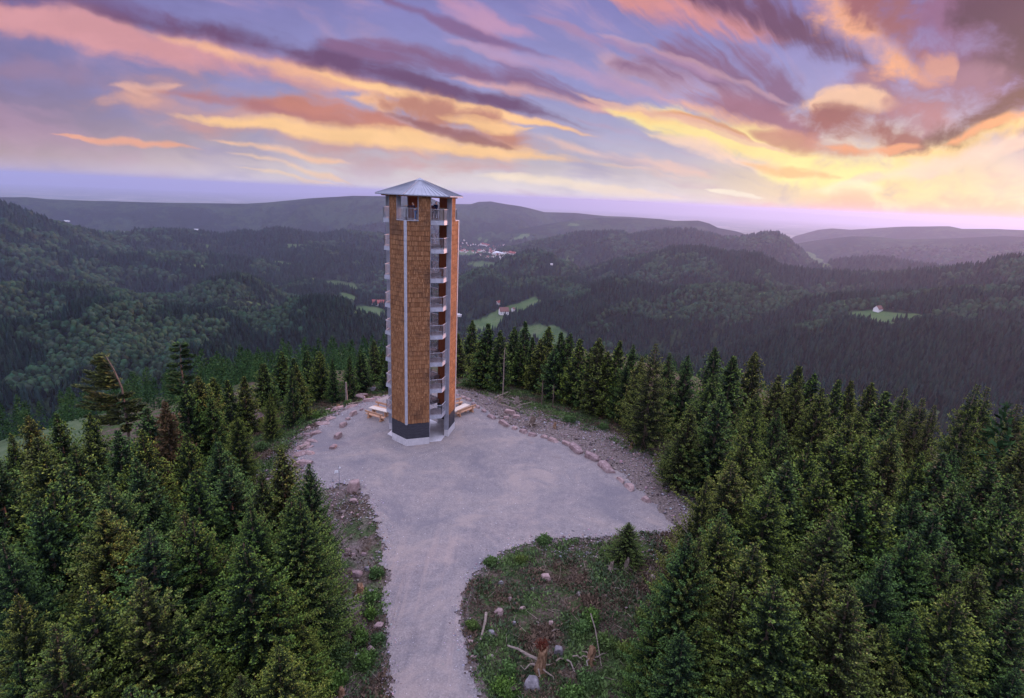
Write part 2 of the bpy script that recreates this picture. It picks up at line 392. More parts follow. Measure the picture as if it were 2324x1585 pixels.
# crests: picture line, distance at its two ends (m), slope
RIDGES = [
 ([(-700, 470), (-300, 440), (0, 447), (60, 447), (110, 452), (200, 455), (380, 460), (560, 462), (620, 458), (700, 450), (800, 444), (880, 445), (975, 448), (1003, 461), (1022, 470), (1050, 490)], 9000, 7800, .30),
 ([(960, 458), (1032, 463), (1069, 463), (1086, 458), (1114, 457), (1147, 463), (1182, 468), (1204, 473), (1235, 481), (1305, 483), (1373, 490), (1430, 492), (1500, 497), (1560, 505)], 9500, 9000, .22),
 ([(1180, 520), (1260, 505), (1362, 494), (1489, 497), (1526, 501), (1585, 500), (1610, 507), (1630, 517), (1672, 525), (1720, 540)], 7200, 7800, .3),
 ([(1150, 566), (1210, 552), (1272, 539), (1306, 532), (1376, 529), (1413, 531), (1433, 536), (1475, 529), (1503, 525), (1568, 525), (1610, 533), (1638, 543), (1688, 541), (1739, 531), (1765, 532), (1785, 543), (1815, 568), (1840, 592)], 4600, 4900, .36),
 ([(1790, 545), (1803, 536), (1857, 521), (1889, 518), (1933, 521), (2046, 514), (2155, 513), (2184, 519), (2258, 519), (2324, 522), (2500, 515), (2900, 520)], 10500, 8500, .2),
 ([(1760, 575), (1795, 555), (1855, 545), (1933, 536), (1992, 537), (2046, 543), (2150, 541), (2280, 535), (2500, 545), (2900, 560)], 7800, 6500, .26),
 ([(1790, 640), (1822, 610), (1860, 600), (1904, 595), (1933, 592), (1987, 590), (2052, 595), (2099, 602), (2180, 612), (2400, 620)], 4300, 3900, .34),
 ([(1360, 606), (1399, 592), (1475, 579), (1526, 565), (1588, 562), (1610, 570), (1652, 578), (1688, 576), (1727, 583), (1756, 598), (1768, 610), (1803, 613), (1845, 620), (1933, 623), (2007, 623), (2066, 618), (2116, 615), (2170, 610), (2223, 605), (2252, 593), (2288, 587), (2324, 587), (2500, 575), (2900, 560)], 3100, 2100, .34),
 ([(1117, 609), (1151, 587), (1182, 579), (1207, 571), (1221, 571), (1249, 577), (1263, 590), (1291, 598), (1306, 607), (1330, 640)], 3000, 2900, .40),
 ([(980, 640), (1041, 635), (1086, 612), (1117, 615), (1142, 632), (1204, 632), (1306, 634), (1340, 650)], 2500, 2300, .42),
 ([(1180, 712), (1210, 700), (1232, 691), (1277, 677), (1334, 655), (1379, 635), (1418, 633), (1447, 641), (1475, 649), (1526, 652), (1600, 648), (1679, 643), (1750, 650), (1830, 668), (1900, 690)], 1900, 1900, .44),
 ([(1600, 818), (1638, 799), (1697, 775), (1756, 757), (1815, 737), (1874, 728), (1933, 722), (1963, 727), (1992, 735), (2022, 740), (2051, 738), (2081, 728), (2099, 722), (2140, 728), (2199, 732), (2324, 735), (2600, 740)], 1300, 1250, .42),
 ([(1480, 790), (1530, 762), (1600, 730), (1680, 700), (1760, 685), (1840, 672), (1930, 668), (2050, 664), (2200, 650), (2400, 640)], 1750, 1700, .36),
 ([(-700, 430), (-300, 420), (0, 460), (39, 474), (78, 489), (116, 501), (155, 512), (194, 522), (240, 532), (300, 545)], 3000, 3900, .36),
 ([(200, 545), (280, 529), (349, 526), (426, 528), (504, 537), (554, 530), (589, 534), (605, 526), (636, 523), (659, 526), (698, 534), (737, 536), (775, 528), (814, 530), (884, 538), (940, 550), (985, 575)], 4300, 4600, .34),
 ([(-300, 560), (0, 545), (120, 560), (260, 580), (420, 575), (560, 590), (640, 600), (700, 612)], 2900, 3200, .36),
 ([(560, 600), (640, 575), (720, 560), (800, 572), (880, 585), (950, 610)], 3600, 3500, .34),
 ([(440, 660), (457, 646), (504, 630), (535, 622), (562, 627), (601, 646), (640, 670)], 1950, 2000, .46),
 ([(-400, 640), (0, 640), (78, 650), (116, 646), (174, 644), (233, 653), (310, 668), (400, 672), (480, 690)], 1800, 1900, .42),
 ([(620, 660), (690, 640), (760, 650), (830, 672), (880, 690)], 2500, 2500, .4),
 ([(-400, 720), (0, 735), (90, 728), (136, 708), (174, 689), (202, 683), (310, 685), (322, 696), (426, 698), (504, 698), (582, 712), (636, 700), (659, 681), (717, 673), (775, 677), (806, 696), (853, 722), (884, 740), (930, 775)], 1200, 1450, .46),
 ([(300, 900), (380, 800), (440, 775), (520, 790), (600, 830), (680, 870)], 950, 1000, .5),
 ([(1250, 900), (1330, 850), (1420, 812), (1500, 808), (1600, 830), (1700, 880)], 1050, 1050, .46),
]
_rd = []
for line, ra, rb, sl_ in RIDGES:
    az = []; tn = []
    for X, Y in line:
        d = ray(X, Y); az.append(math.atan2(d[0], d[1])); tn.append(d[2]/math.hypot(d[0], d[1]))
    _rd.append((np.array(az), np.array(tn), ra, rb, sl_))
FLOOR = -565.
def far_z(x, y):
    r = np.hypot(x, y); az = np.arctan2(x, y)
    acc = np.full(r.shape, FLOOR)+(fbm(x/700, y/700, 3, 40)-.5)*40*sst(r, 9000, 4000)
    rg = ridged(x/450., y/450., 5, 21); rg2 = fbm(x/130., y/130., 3, 31); sp = vn(az*30, r/2600., 77)
    for k, (A, T, ra, rb, s) in enumerate(_rd):
        t = np.clip((az-A[0])/(A[-1]-A[0]), 0, 1)
        R = (ra+(rb-ra)*t)*(1+.06*(vn(az*9+k*3.1, az*0, 60+k)-.5))
        zc = CH+R*np.interp(az, A, T)-np.where(R < 4200, 14, 4)
        lat = (np.maximum(A[0]-az, 0)+np.maximum(az-A[-1], 0))*R
        dr = r-R; w = .05*R
        dd = np.sqrt(dr*dr+w*w)-w
        drop = s*dd*(1+.5*(sp-.5))+.35*lat+.15*lat*lat/(400+lat)
        amp = sst(drop, 3, 150)*np.minimum(1, R/3000.+.35)
        z = zc-drop*(1+.05*(rg2-.5))+(rg-.58)*260*amp+(rg2-.5)*24*amp
        m = np.maximum(acc, z); df = abs(acc-z); kk = 26.
        acc = m+np.where(df < kk, (kk-df)**2/(4*kk), 0)
    far = sst(r, 52000, 72000)      # far mountains behind the plain
    tz = np.interp(az, [-1.2, -.49, -.36, -.25, -.09, .08, .2, .31, .39, .6, 1.2], VOS)+(fbm(az*60, az*0+3, 4, 99)-.5)*.0016
    cv = -r*r/1.274e7*sst(r, 9000, 14000); acc = acc+cv
    acc = np.maximum(acc, np.where(r > 50000, acc+far*(CH+r*tz-acc), -1e5))
    return acc
VOS = [-.0137, -.0137, -.009, -.003, 0., .002, .003, 0., -.0015, -.006, -.0137]
def Zt(x, y):
    x = np.asarray(x, float); y = np.asarray(y, float); shp = x.shape; x = x.ravel(); y = y.ravel()
    r = np.hypot(x, y); out = np.full(x.shape, -1e4)
    a = r < 1800; out[a] = near_z(x[a], y[a])
    b = r > 250
    fz = far_z(x[b], y[b])-sst(-r[b], -900, -250)*400
    o = out[b]; m = np.maximum(o, fz); df = abs(o-fz); kk = 30*sst(r[b], 250, 500)+.01
    out[b] = m+np.where(df < kk, (kk-df)**2/(4*kk), 0)
    return out.reshape(shp)
def hit(X, Y, r0=3., r1=60000., h=0., n=800):
    """first place along a picture ray where the ray is h above the terrain"""
    d = ray(X, Y); hz = math.hypot(d[0], d[1]); t = np.exp(np.linspace(math.log(r0), math.log(r1), n))/hz
    p = CAM+t[:, None]*d; g_ = p[:, 2]-Zt(p[:, 0], p[:, 1])-h
    i = np.nonzero(g_ < 0)[0]
    if not len(i): return None
    i = max(i[0], 1); f = g_[i-1]/(g_[i-1]-g_[i]+1e-9)
    q = p[i-1]+(p[i]-p[i-1])*f; return np.array([q[0], q[1], q[2]-h])

# ------------------------------------------------------------------ materials
def mat(name, fn, rough=.85, spec=.2):
    m_ = bpy.data.materials.new(name); m_.use_nodes = True; n = N(m_.node_tree)
    b = n.nodes['Principled BSDF']; b.inputs['Roughness'].default_value = rough
    b.inputs['Specular IOR Level'].default_value = spec
    r = fn(n, b)
    if r is not None: n.put(b.inputs['Base Color'], r)
    return m_
def bump(n, b, h, st=.5, dist=.05):
    bp = n.new('ShaderNodeBump'); bp.inputs['Strength'].default_value = st; bp.inputs['Distance'].default_value = dist
    n.put(bp.inputs['Height'], h); n.links.new(bp.outputs[0], b.inputs['Normal'])
def OC(n): return n.new('ShaderNodeTexCoord').outputs['Object']
def POS(n): return n.new('ShaderNodeNewGeometry').outputs['Position']
def ATT(n, a): 
    q = n.new('ShaderNodeAttribute'); q.attribute_name = a; return q

def f_hills(n, b):
    p = POS(n)
    big = n.noise(p, .0016, 4, .6).outputs['Fac']; mid = n.noise(p, .012, 4, .65).outputs['Fac']; fine = n.noise(p, .07, 3, .7).outputs['Fac']
    con = n.ramp(fine, [(.25, (.004, .009, .007)), (.75, (.013, .024, .016))])
    dec = n.ramp(fine, [(.25, (.012, .024, .012)), (.75, (.034, .056, .026))])
    c = n.mix(n.mr(n.m('ADD', big, n.m('MULTIPLY', n.m('SUBTRACT', mid, .5), .8)), .46, .60), con, dec)
    mead = n.ramp(mid, [(.3, (.045, .085, .034)), (.5, (.070, .115, .042)), (.7, (.10, .13, .06))])
    c = n.mix(n.mr(ATT(n, 'meadow').outputs['Fac'], .42, .58), c, mead)
    pl = n.noise(p, .0009, 6, .75).outputs['Fac']
    plc = n.ramp(pl, [(.3, (.05, .07, .05)), (.5, (.12, .14, .09)), (.6, (.25, .24, .2)), (.72, (.5, .48, .44))])
    c = n.mix(ATT(n, 'plain').outputs['Fac'], c, plc)
    h = n.m('ADD', n.m('MULTIPLY', fine, 7.), n.m('MULTIPLY', mid, 22.))
    h = n.m('MULTIPLY', h, n.m('SUBTRACT', 1.02, ATT(n, 'plain').outputs['Fac']))
    bump(n, b, h, .9, 1.); return c
M_HILL = mat('hill_forest_cover', f_hills, 1., 0.)
def f_floor(n, b):
    p = POS(n); a = n.noise(p, .5, 5, .65).outputs['Fac']; c2 = n.noise(p, 5., 4, .7).outputs['Fac']; g2 = n.noise(p, .14, 3, .6).outputs['Fac']
    c = n.ramp(c2, [(.3, (.036, .026, .020)), (.5, (.085, .065, .050)), (.72, (.17, .135, .11))])
    g = n.ramp(c2, [(.3, (.022, .034, .014)), (.55, (.055, .085, .032)), (.75, (.11, .13, .06))])
    c = n.mix(n.mr(a, .46, .56), c, g)
    md = n.ramp(n.noise(p, .35, 3, .6).outputs['Fac'], [(.3, (.055, .085, .04)), (.7, (.10, .125, .07))])
    c = n.mix(n.mr(ATT(n, 'meadow').outputs['Fac'], .4, .6), c, md)
    st = n.ramp(c2, [(.3, (.07, .055, .048)), (.5, (.15, .118, .108)), (.75, (.29, .24, .225))])
    c = n.mix(n.mr(ATT(n, 'stony').outputs['Fac'], .35, .6), c, st)
    bump(n, b, c2, .9, .12); return c
M_FLOOR = mat('forest_floor', f_floor, 1., .0)
def f_gravel(n, b):
    p = POS(n)
    a = n.noise(p, .22, 5, .62, .6).outputs['Fac']; e = n.noise(p, 1.3, 5, .7, .3).outputs['Fac']
    sp = n.noise(p, 9, 4, .75).outputs['Fac']; vo = n.new('ShaderNodeTexVoronoi'); n.put(vo.inputs['Vector'], p); vo.inputs['Scale'].default_value = 9.
    c = n.ramp(a, [(.32, (.140, .126, .130)), (.45, (.182, .158, .155)), (.55, (.240, .200, .178)), (.68, (.30, .235, .200))])
    c = n.mix(.5, c, n.ramp(e, [(.30, (.10, .09, .10)), (.5, (.20, .175, .175)), (.68, (.31, .26, .245))]))
    c = n.mix(.42, c, n.ramp(sp, [(.3, (.07, .062, .065)), (.5, (.20, .178, .18)), (.72, (.42, .375, .36))]))
    road = n.mr(n.sep(p)[1], 44., 34., 0., 1.)
    # wheel tracks of the roadway, worn along the drive
    x, y, z = n.sep(p)
    tr = n.noise(n.vm('MULTIPLY', p, (1.6, .12, 1.)), 1., 4, .6).outputs['Fac']
    c = n.mix(n.m('MULTIPLY', n.m('MULTIPLY', n.mr(tr, .5, .68), .4), road), c, (.30, .235, .205))
    tr2 = n.noise(n.vm('MULTIPLY', p, (2.4, .16, 1.)), 1., 4, .6).outputs['Fac']
    c = n.mix(n.m('MULTIPLY', n.m('MULTIPLY', n.mr(tr2, .52, .7), .4), road), c, (.12, .11, .12))
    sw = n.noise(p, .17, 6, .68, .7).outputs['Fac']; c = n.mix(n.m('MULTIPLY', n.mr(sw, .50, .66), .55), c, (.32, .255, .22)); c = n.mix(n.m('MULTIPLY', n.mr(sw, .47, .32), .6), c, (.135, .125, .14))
    wet = n.noise(p, .5, 3, .5, .8).outputs['Fac']
    c = n.mix(n.m('MULTIPLY', n.mr(wet, .68, .76), .4), c, (.17, .12, .105))
    bump(n, b, n.m('ADD', sp, n.m('MULTIPLY', vo.outputs['Distance'], .8)), .55, .05); return c
M_GRAVEL = mat('gravel_surface', f_gravel, .95, .1)
def f_bark(n, b):
    p = OC(n); a = n.noise(n.vm('MULTIPLY', p, (6., 6., 1.3)), 1.5, 4, .6).outputs['Fac']
    bump(n, b, a, .6, .03); return n.ramp(a, [(.3, (.05, .036, .028)), (.7, (.19, .14, .11))])
M_BARK = mat('spruce_bark', f_bark)
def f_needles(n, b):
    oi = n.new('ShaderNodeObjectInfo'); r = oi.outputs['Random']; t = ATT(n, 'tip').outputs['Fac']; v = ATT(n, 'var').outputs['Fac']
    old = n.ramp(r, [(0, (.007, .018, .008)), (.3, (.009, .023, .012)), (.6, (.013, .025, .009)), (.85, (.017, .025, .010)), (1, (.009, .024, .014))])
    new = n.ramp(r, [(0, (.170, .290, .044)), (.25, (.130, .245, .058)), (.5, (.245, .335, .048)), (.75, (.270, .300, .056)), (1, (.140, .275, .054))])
    c = n.mix(n.mr(t, .42, 1.), old, new)  # young tips, plus painted shade inside the crown and highlights on the ends
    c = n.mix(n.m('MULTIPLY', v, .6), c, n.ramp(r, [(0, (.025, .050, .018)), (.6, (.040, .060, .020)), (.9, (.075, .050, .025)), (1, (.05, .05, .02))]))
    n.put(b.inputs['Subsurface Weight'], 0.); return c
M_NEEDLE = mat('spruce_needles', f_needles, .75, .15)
def f_brownneedles(n, b):
    t = ATT(n, 'tip').outputs['Fac']; return n.mix(n.mr(t, .2, 1.), (.035, .030, .014), (.16, .095, .045))
M_NEEDLE_BR = mat('dry_spruce_needles', f_brownneedles, .8, .1)
def f_farforest(n, b):
    c = ATT(n, 'col').outputs['Color']; return c
M_FARF = mat('far_forest_trees', f_farforest, 1., 0.)
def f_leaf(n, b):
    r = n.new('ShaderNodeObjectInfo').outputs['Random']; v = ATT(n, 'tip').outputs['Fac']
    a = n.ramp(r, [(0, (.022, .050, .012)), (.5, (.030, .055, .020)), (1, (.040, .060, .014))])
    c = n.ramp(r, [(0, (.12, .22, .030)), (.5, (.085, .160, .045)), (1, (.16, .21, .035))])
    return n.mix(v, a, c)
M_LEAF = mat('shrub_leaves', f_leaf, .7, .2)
def f_cover(n, b): return ATT(n, 'col').outputs['Color']
M_COVER = mat('ground_cover_leaves', f_cover, .85, .1)
def f_rock(n, b):
    p = OC(n); r = n.new('ShaderNodeObjectInfo').outputs['Random']
    a = n.noise(p, 2.2, 6, .7).outputs['Fac']; l = n.noise(p, 14, 4, .7).outputs['Fac']
    c1 = n.ramp(a, [(.28, (.13, .085, .085)), (.5, (.235, .165, .165)), (.7, (.36, .28, .28))])
    c2 = n.ramp(a, [(.28, (.20, .13, .12)), (.5, (.34, .235, .215)), (.7, (.48, .36, .33))])
    c = n.mix(n.m('MULTIPLY', r, .8), c1, c2); c = n.mix(n.m('MULTIPLY', n.mr(l, .55, .75), .4), c, (.12, .12, .09))
    bump(n, b, n.m('ADD', a, n.m('MULTIPLY', l, .3)), .8, .08); return c
M_ROCK = mat('red_sandstone', f_rock, .95, .15)
def f_greyrock(n, b):
    p = OC(n); a = n.noise(p, 3, 6, .7).outputs['Fac']
    bump(n, b, a, .7, .06); return n.ramp(a, [(.28, (.09, .082, .09)), (.5, (.175, .16, .17)), (.72, (.32, .295, .305))])
M_GROCK = mat('grey_stone', f_greyrock, .95, .15)
def f_deadwood(n, b):
    p = OC(n); a = n.noise(n.vm('MULTIPLY', p, (3., 3., 9.)), 2., 5, .65).outputs['Fac']; r = n.new('ShaderNodeObjectInfo').outputs['Random']
    c = n.ramp(a, [(.3, (.08, .058, .046)), (.55, (.22, .17, .135)), (.75, (.38, .31, .26))])
    bump(n, b, a, .6, .03); return n.mix(n.m('MULTIPLY', r, .5), c, (.26, .23, .22))
M_DEAD = mat('bare_dead_wood', f_deadwood)
def f_rotwood(n, b):
    p = OC(n); a = n.noise(n.vm('MULTIPLY', p, (5., 5., 2.)), 2., 5, .65).outputs['Fac']
    bump(n, b, a, .8, .05); return n.ramp(a, [(.3, (.07, .036, .022)), (.5, (.20, .115, .065)), (.75, (.38, .26, .17))])
M_ROT = mat('split_orange_wood', f_rotwood)
def f_redneed(n, b):
    a = n.noise(OC(n), 9., 4, .7).outputs['Fac']; return n.ramp(a, [(.3, (.045, .016, .012)), (.7, (.15, .045, .028))])
M_REDN = mat('rusty_dead_needles', f_redneed, 1., 0.)

# ------------------------------------------------------------------ ground and hills: one polar sheet of real relief
MEADOWS = [ # picture ellipse: x, y, rx, ry, tilt deg, nearest and farthest distance
 (1990, 718, 62, 13, 4, 900, 2600), (2075, 722, 55, 9, 2, 900, 2600), (1905, 690, 40, 6, -12, 1200, 3200), (2010, 740, 34, 10, 12, 900, 2600),
 (838, 708, 36, 12, 8, 1300, 4500), (790, 676, 26, 9, 20, 1300, 4500), (770, 648, 44, 10, 6, 1500, 4500), (720, 636, 30, 4, 4, 1500, 4500),
 (1155, 706, 62, 12, -16, 1300, 4500), (1120, 730, 30, 16, -40, 900, 4500), (1195, 690, 34, 10, -22, 1300, 4500), (1232, 758, 60, 22, 12, 700, 4000), (1080, 742, 26, 12, 0, 900, 4500),
 (1096, 600, 40, 7, 4, 2600, 8000), (1060, 574, 22, 6, 0, 3500, 9000), (1130, 578, 60, 6, 3, 3500, 9000), (1290, 594, 24, 3, -3, 2000, 6000), (1420, 601, 20, 3, -10, 2000, 6000),
 (1300, 510, 18, 3, 0, 5000, 12000), (1180, 540, 26, 5, -20, 4000, 12000), (1098, 545, 16, 4, 10, 4000, 12000), (1860, 596, 34, 8, 25, 3500, 9000), (1840, 578, 18, 4, 25, 3500, 9000),
 (160, 505, 14, 2.5, 0, 5000, 12000), (445, 522, 14, 3, -4, 5000, 12000), (285, 531, 26, 3, 4, 3000, 9000), (60, 548, 60, 4, 8, 2500, 7000), (560, 690, 40, 5, 4, 1200, 4000), (450, 605, 70, 4, 3, 2200, 5000),
 (520, 800, 60, 5, 30, 700, 2500), (780, 808, 60, 8, -14, 500, 2500), (480, 560, 40, 3, 6, 2500, 7000), (330, 600, 50, 3, 8, 2000, 6000), (1560, 700, 60, 4, -22, 1200, 4000),
 (1740, 668, 50, 4, -6, 1300, 3500), (640, 600, 50, 6, 8, 2200, 6000), (690, 560, 60, 4, 4, 3000, 7000), (2120, 940, 20, 5, 5, 400, 1500)]
def meadow_mask(p):
    """painted on the relief itself as ground cover: 1 on grassland"""
    r = np.hypot(p[:, 0], p[:, 1]); q = pr(p); q[p@fw < 1] = -1e6
    X, Y = q[:, 0], q[:, 1]; m_ = np.zeros(len(p))
    nz = (fbm(p[:, 0]/45, p[:, 1]/45, 3, 90)-.5)
    for (x, y, a, b_, t, r0, r1) in MEADOWS:
        c, s = math.cos(D2R(t)), math.sin(D2R(t)); ex = ((X-x)*c+(Y-y)*s)/a; ey = (-(X-x)*s+(Y-y)*c)/b_
        v = 1-np.hypot(ex, ey)*.5+nz*.35
        m_ = np.maximum(m_, np.where((r > r0) & (r < r1), v, 0))
    return np.clip(m_, 0, 1)
NR = 640; rr = np.concatenate([[0.02], np.exp(np.linspace(math.log(3.), math.log(82000.), NR))])
azs = np.concatenate([np.linspace(-math.pi, -.98, 34)[:-1], np.linspace(-.98, .98, 950), np.linspace(.98, math.pi, 34)[1:]])
A_, R_ = np.meshgrid(azs[:-1], rr)            # last column joins the first
X_ = np.sin(A_)*R_; Y_ = np.cos(A_)*R_
Z_ = Zt(X_, Y_)-.05
nc = X_.shape[1]; nrow = X_.shape[0]
GV = np.stack([X_.ravel(), Y_.ravel(), Z_.ravel()], 1)
idx = np.arange(nrow*nc).reshape(nrow, nc); nx = np.roll(idx, -1, 1)
Fq = np.stack([idx[:-1], idx[1:], nx[1:], nx[:-1]], -1)
ks = int(np.argmax(rr > 250))
rad_ = np.hypot(GV[:, 0], GV[:, 1])
mead = meadow_mask(GV)
q_ = pr(GV); q_[GV@fw < 1] = -1e6
sel = (rad_ < 250)
mead = np.where(sel & (rad_ > 70) & (q_[:, 0] < 330), sst(-q_[:, 0]-(q_[:, 1]-960)*.6, -330, -120)*.9, mead)
stony = np.zeros(len(GV)); xs, ys = GV[sel, 0], GV[sel, 1]
dp = dpoly(PLATW, xs, ys); isl = inpoly(ISL, xs, ys)
stony[sel] = np.where(isl, sst(-dp, -.9, -.2)*.8, sst(-dp, -4.2, -1.2))+(fbm(xs/1.5, ys/1.5, 3, 15)-.5)*.5
stony[sel] = np.where(inpoly(CLEAR[3], xs, ys), .48+(fbm(xs/2., ys/2., 3, 12)-.5)*.5, stony[sel])
stony[sel] = np.where(inpoly(BANK, xs, ys) & inpoly(PLATW, xs, ys), .72+(fbm(xs/1.5, ys/1.5, 3, 15)-.5)*.6, stony[sel])
plain = sst(rad_, 10500, 12500)*sst(-Z_.ravel(), 480, 545)
def subsheet(name, F_, m_):
    F_ = F_.reshape(-1, 4); u_, inv = np.unique(F_, return_inverse=True)
    return mesh_np(name, GV[u_], inv.reshape(-1, 4), m_, smooth=True, attrs={'meadow': mead[u_], 'stony': stony[u_], 'plain': plain[u_]})
tag(subsheet('ground', Fq[:ks], M_FLOOR), kind='structure')
tag(subsheet('hills', Fq[ks:], M_HILL), kind='structure')

# gravel clearing and road: a finer sheet a few centimetres above the ground
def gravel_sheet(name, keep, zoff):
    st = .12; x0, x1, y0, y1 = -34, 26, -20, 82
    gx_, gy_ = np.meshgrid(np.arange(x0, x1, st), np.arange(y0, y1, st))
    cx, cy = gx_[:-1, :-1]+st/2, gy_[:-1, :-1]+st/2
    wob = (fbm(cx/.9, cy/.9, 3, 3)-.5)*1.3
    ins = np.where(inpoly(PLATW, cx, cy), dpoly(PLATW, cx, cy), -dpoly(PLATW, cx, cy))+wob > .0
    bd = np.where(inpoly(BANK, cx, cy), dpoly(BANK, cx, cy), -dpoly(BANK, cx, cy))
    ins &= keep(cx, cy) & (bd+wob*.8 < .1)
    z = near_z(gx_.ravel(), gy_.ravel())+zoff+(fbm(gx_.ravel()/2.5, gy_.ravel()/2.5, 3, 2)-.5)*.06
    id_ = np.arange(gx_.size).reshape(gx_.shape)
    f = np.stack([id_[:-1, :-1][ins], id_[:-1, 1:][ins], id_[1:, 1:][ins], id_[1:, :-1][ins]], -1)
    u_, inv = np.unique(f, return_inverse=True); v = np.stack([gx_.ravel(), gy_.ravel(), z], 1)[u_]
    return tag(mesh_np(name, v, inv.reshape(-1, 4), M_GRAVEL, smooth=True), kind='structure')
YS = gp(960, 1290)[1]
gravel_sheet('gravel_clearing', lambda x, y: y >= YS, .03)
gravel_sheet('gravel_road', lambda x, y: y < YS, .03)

def spruce_crown(seed, h, R, whorls, per, step, tw, clump=.5, topup=.9, sparse=0.):
    """foliage as many small pointed sprays along real branches; attribute tip = young growth with crown light and shade painted in, var = dry twigs"""
    rs = np.random.default_rng(seed); B0 = []; BD = []; LL = []; SS = []; TT = []; BR = []
    ph0 = rs.uniform(0, 6.28)
    for i in range(whorls):
        t = (i+.5)/whorls; z = h*(.05+.95*t**.92)
        prof = (1-t)**.88*(1-.42*max(0., (t-.80)/.20))*(1-.25*math.exp(-((t-.02)/.09)**2)); lob = 1+.16*math.sin(ph0+i*.8)
        n = max(3, int(per*(1-.45*t)+rs.uniform(0, 1.5)))
        for k in range(n):
            a = 2*math.pi*(k+rs.uniform(-.3, .3))/n+i*1.9
            cl = .62+.62*fbm(np.array([math.cos(a)*1.7+seed*3]), np.array([math.sin(a)*1.7+z*.55]), 2, seed)[0]
            L = max(.16, R*prof*cl*lob*rs.uniform(.82, 1.15)+.10)
            el = -.12+ .95*t**1.6*topup+rs.uniform(-.14, .14)
            m_ = max(2, int(L/step)); s = (np.arange(m_)+rs.uniform(.3, .9))/m_
            s = s[s > .10+.25*(1-t)*0]
            if sparse and rs.random() < sparse: continue
            dh = np.array([math.cos(a), math.sin(a), 0]); cur = -.22*(1-t)
            x = L*s; zz = np.tan(el)*x+cur*L*s*(1-s)*1.6+.22*L*s**3
            P_ = dh[None]*x[:, None]*math.cos(el); P_[:, 2] += z+zz+rs.uniform(-.05, .05)
            sl = np.array([0, 0, 1])*(math.tan(el)+.4*s*s)[:, None]+dh[None]; sl /= np.linalg.norm(sl, axis=1)[:, None]
            B0.append(P_); BD.append(sl); SS.append(s); LL.append(np.full(len(s), L)); BR.append(np.full(len(s), rs.random())); TT.append(np.full(len(s), t))
    B0 = np.concatenate(B0); BD = np.concatenate(BD); SS = np.concatenate(SS); LL = np.concatenate(LL); BR = np.concatenate(BR); TT = np.concatenate(TT)
    V_ = []; tips = []; vr = []
    side = np.cross(BD, [0, 0, 1.]); side /= np.linalg.norm(side, axis=1)[:, None]+1e-9; upv = np.cross(side, BD)
    n = len(B0)
    for kind, (sa, ua) in enumerate(((1., .10), (-1., .10), (.55, .55), (-.55, .55), (0., .95), (.5, -.55), (-.5, -.5))):
        l = tw*(.75+.75*(1-SS))*np.minimum(1, .5+LL/1.4)*rs.uniform(.6, 1.35, n)
        fwd = rs.uniform(.55, 1.1, n)
        d = BD*fwd[:, None]+side*(sa+rs.uniform(-.3, .3, n))[:, None]+upv*(ua+rs.uniform(-.25, .25, n))[:, None]; d /= np.linalg.norm(d, axis=1)[:, None]
        nn = np.cross(d, rs.normal(size=(n, 3))+[0, 0, .6]); nn /= np.linalg.norm(nn, axis=1)[:, None]; w = l*rs.uniform(.15, .25, n)
        o = B0+rs.normal(size=(n, 3))*tw*.12
        q = np.stack([o, o+d*(l*.45)[:, None]+nn*w[:, None], o+d*l[:, None], o+d*(l*.55)[:, None]-nn*w[:, None]], 1); V_.append(q)
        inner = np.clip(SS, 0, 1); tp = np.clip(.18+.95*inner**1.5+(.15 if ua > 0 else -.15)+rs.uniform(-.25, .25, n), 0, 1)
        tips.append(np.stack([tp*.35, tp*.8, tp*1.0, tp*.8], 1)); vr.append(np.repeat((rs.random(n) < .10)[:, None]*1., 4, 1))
    V_ = np.concatenate(V_).reshape(-1, 3); tips = np.concatenate(tips).ravel(); vr = np.concatenate(vr).ravel()
    return V_, np.arange(len(V_)).reshape(-1, 4), tips, vr

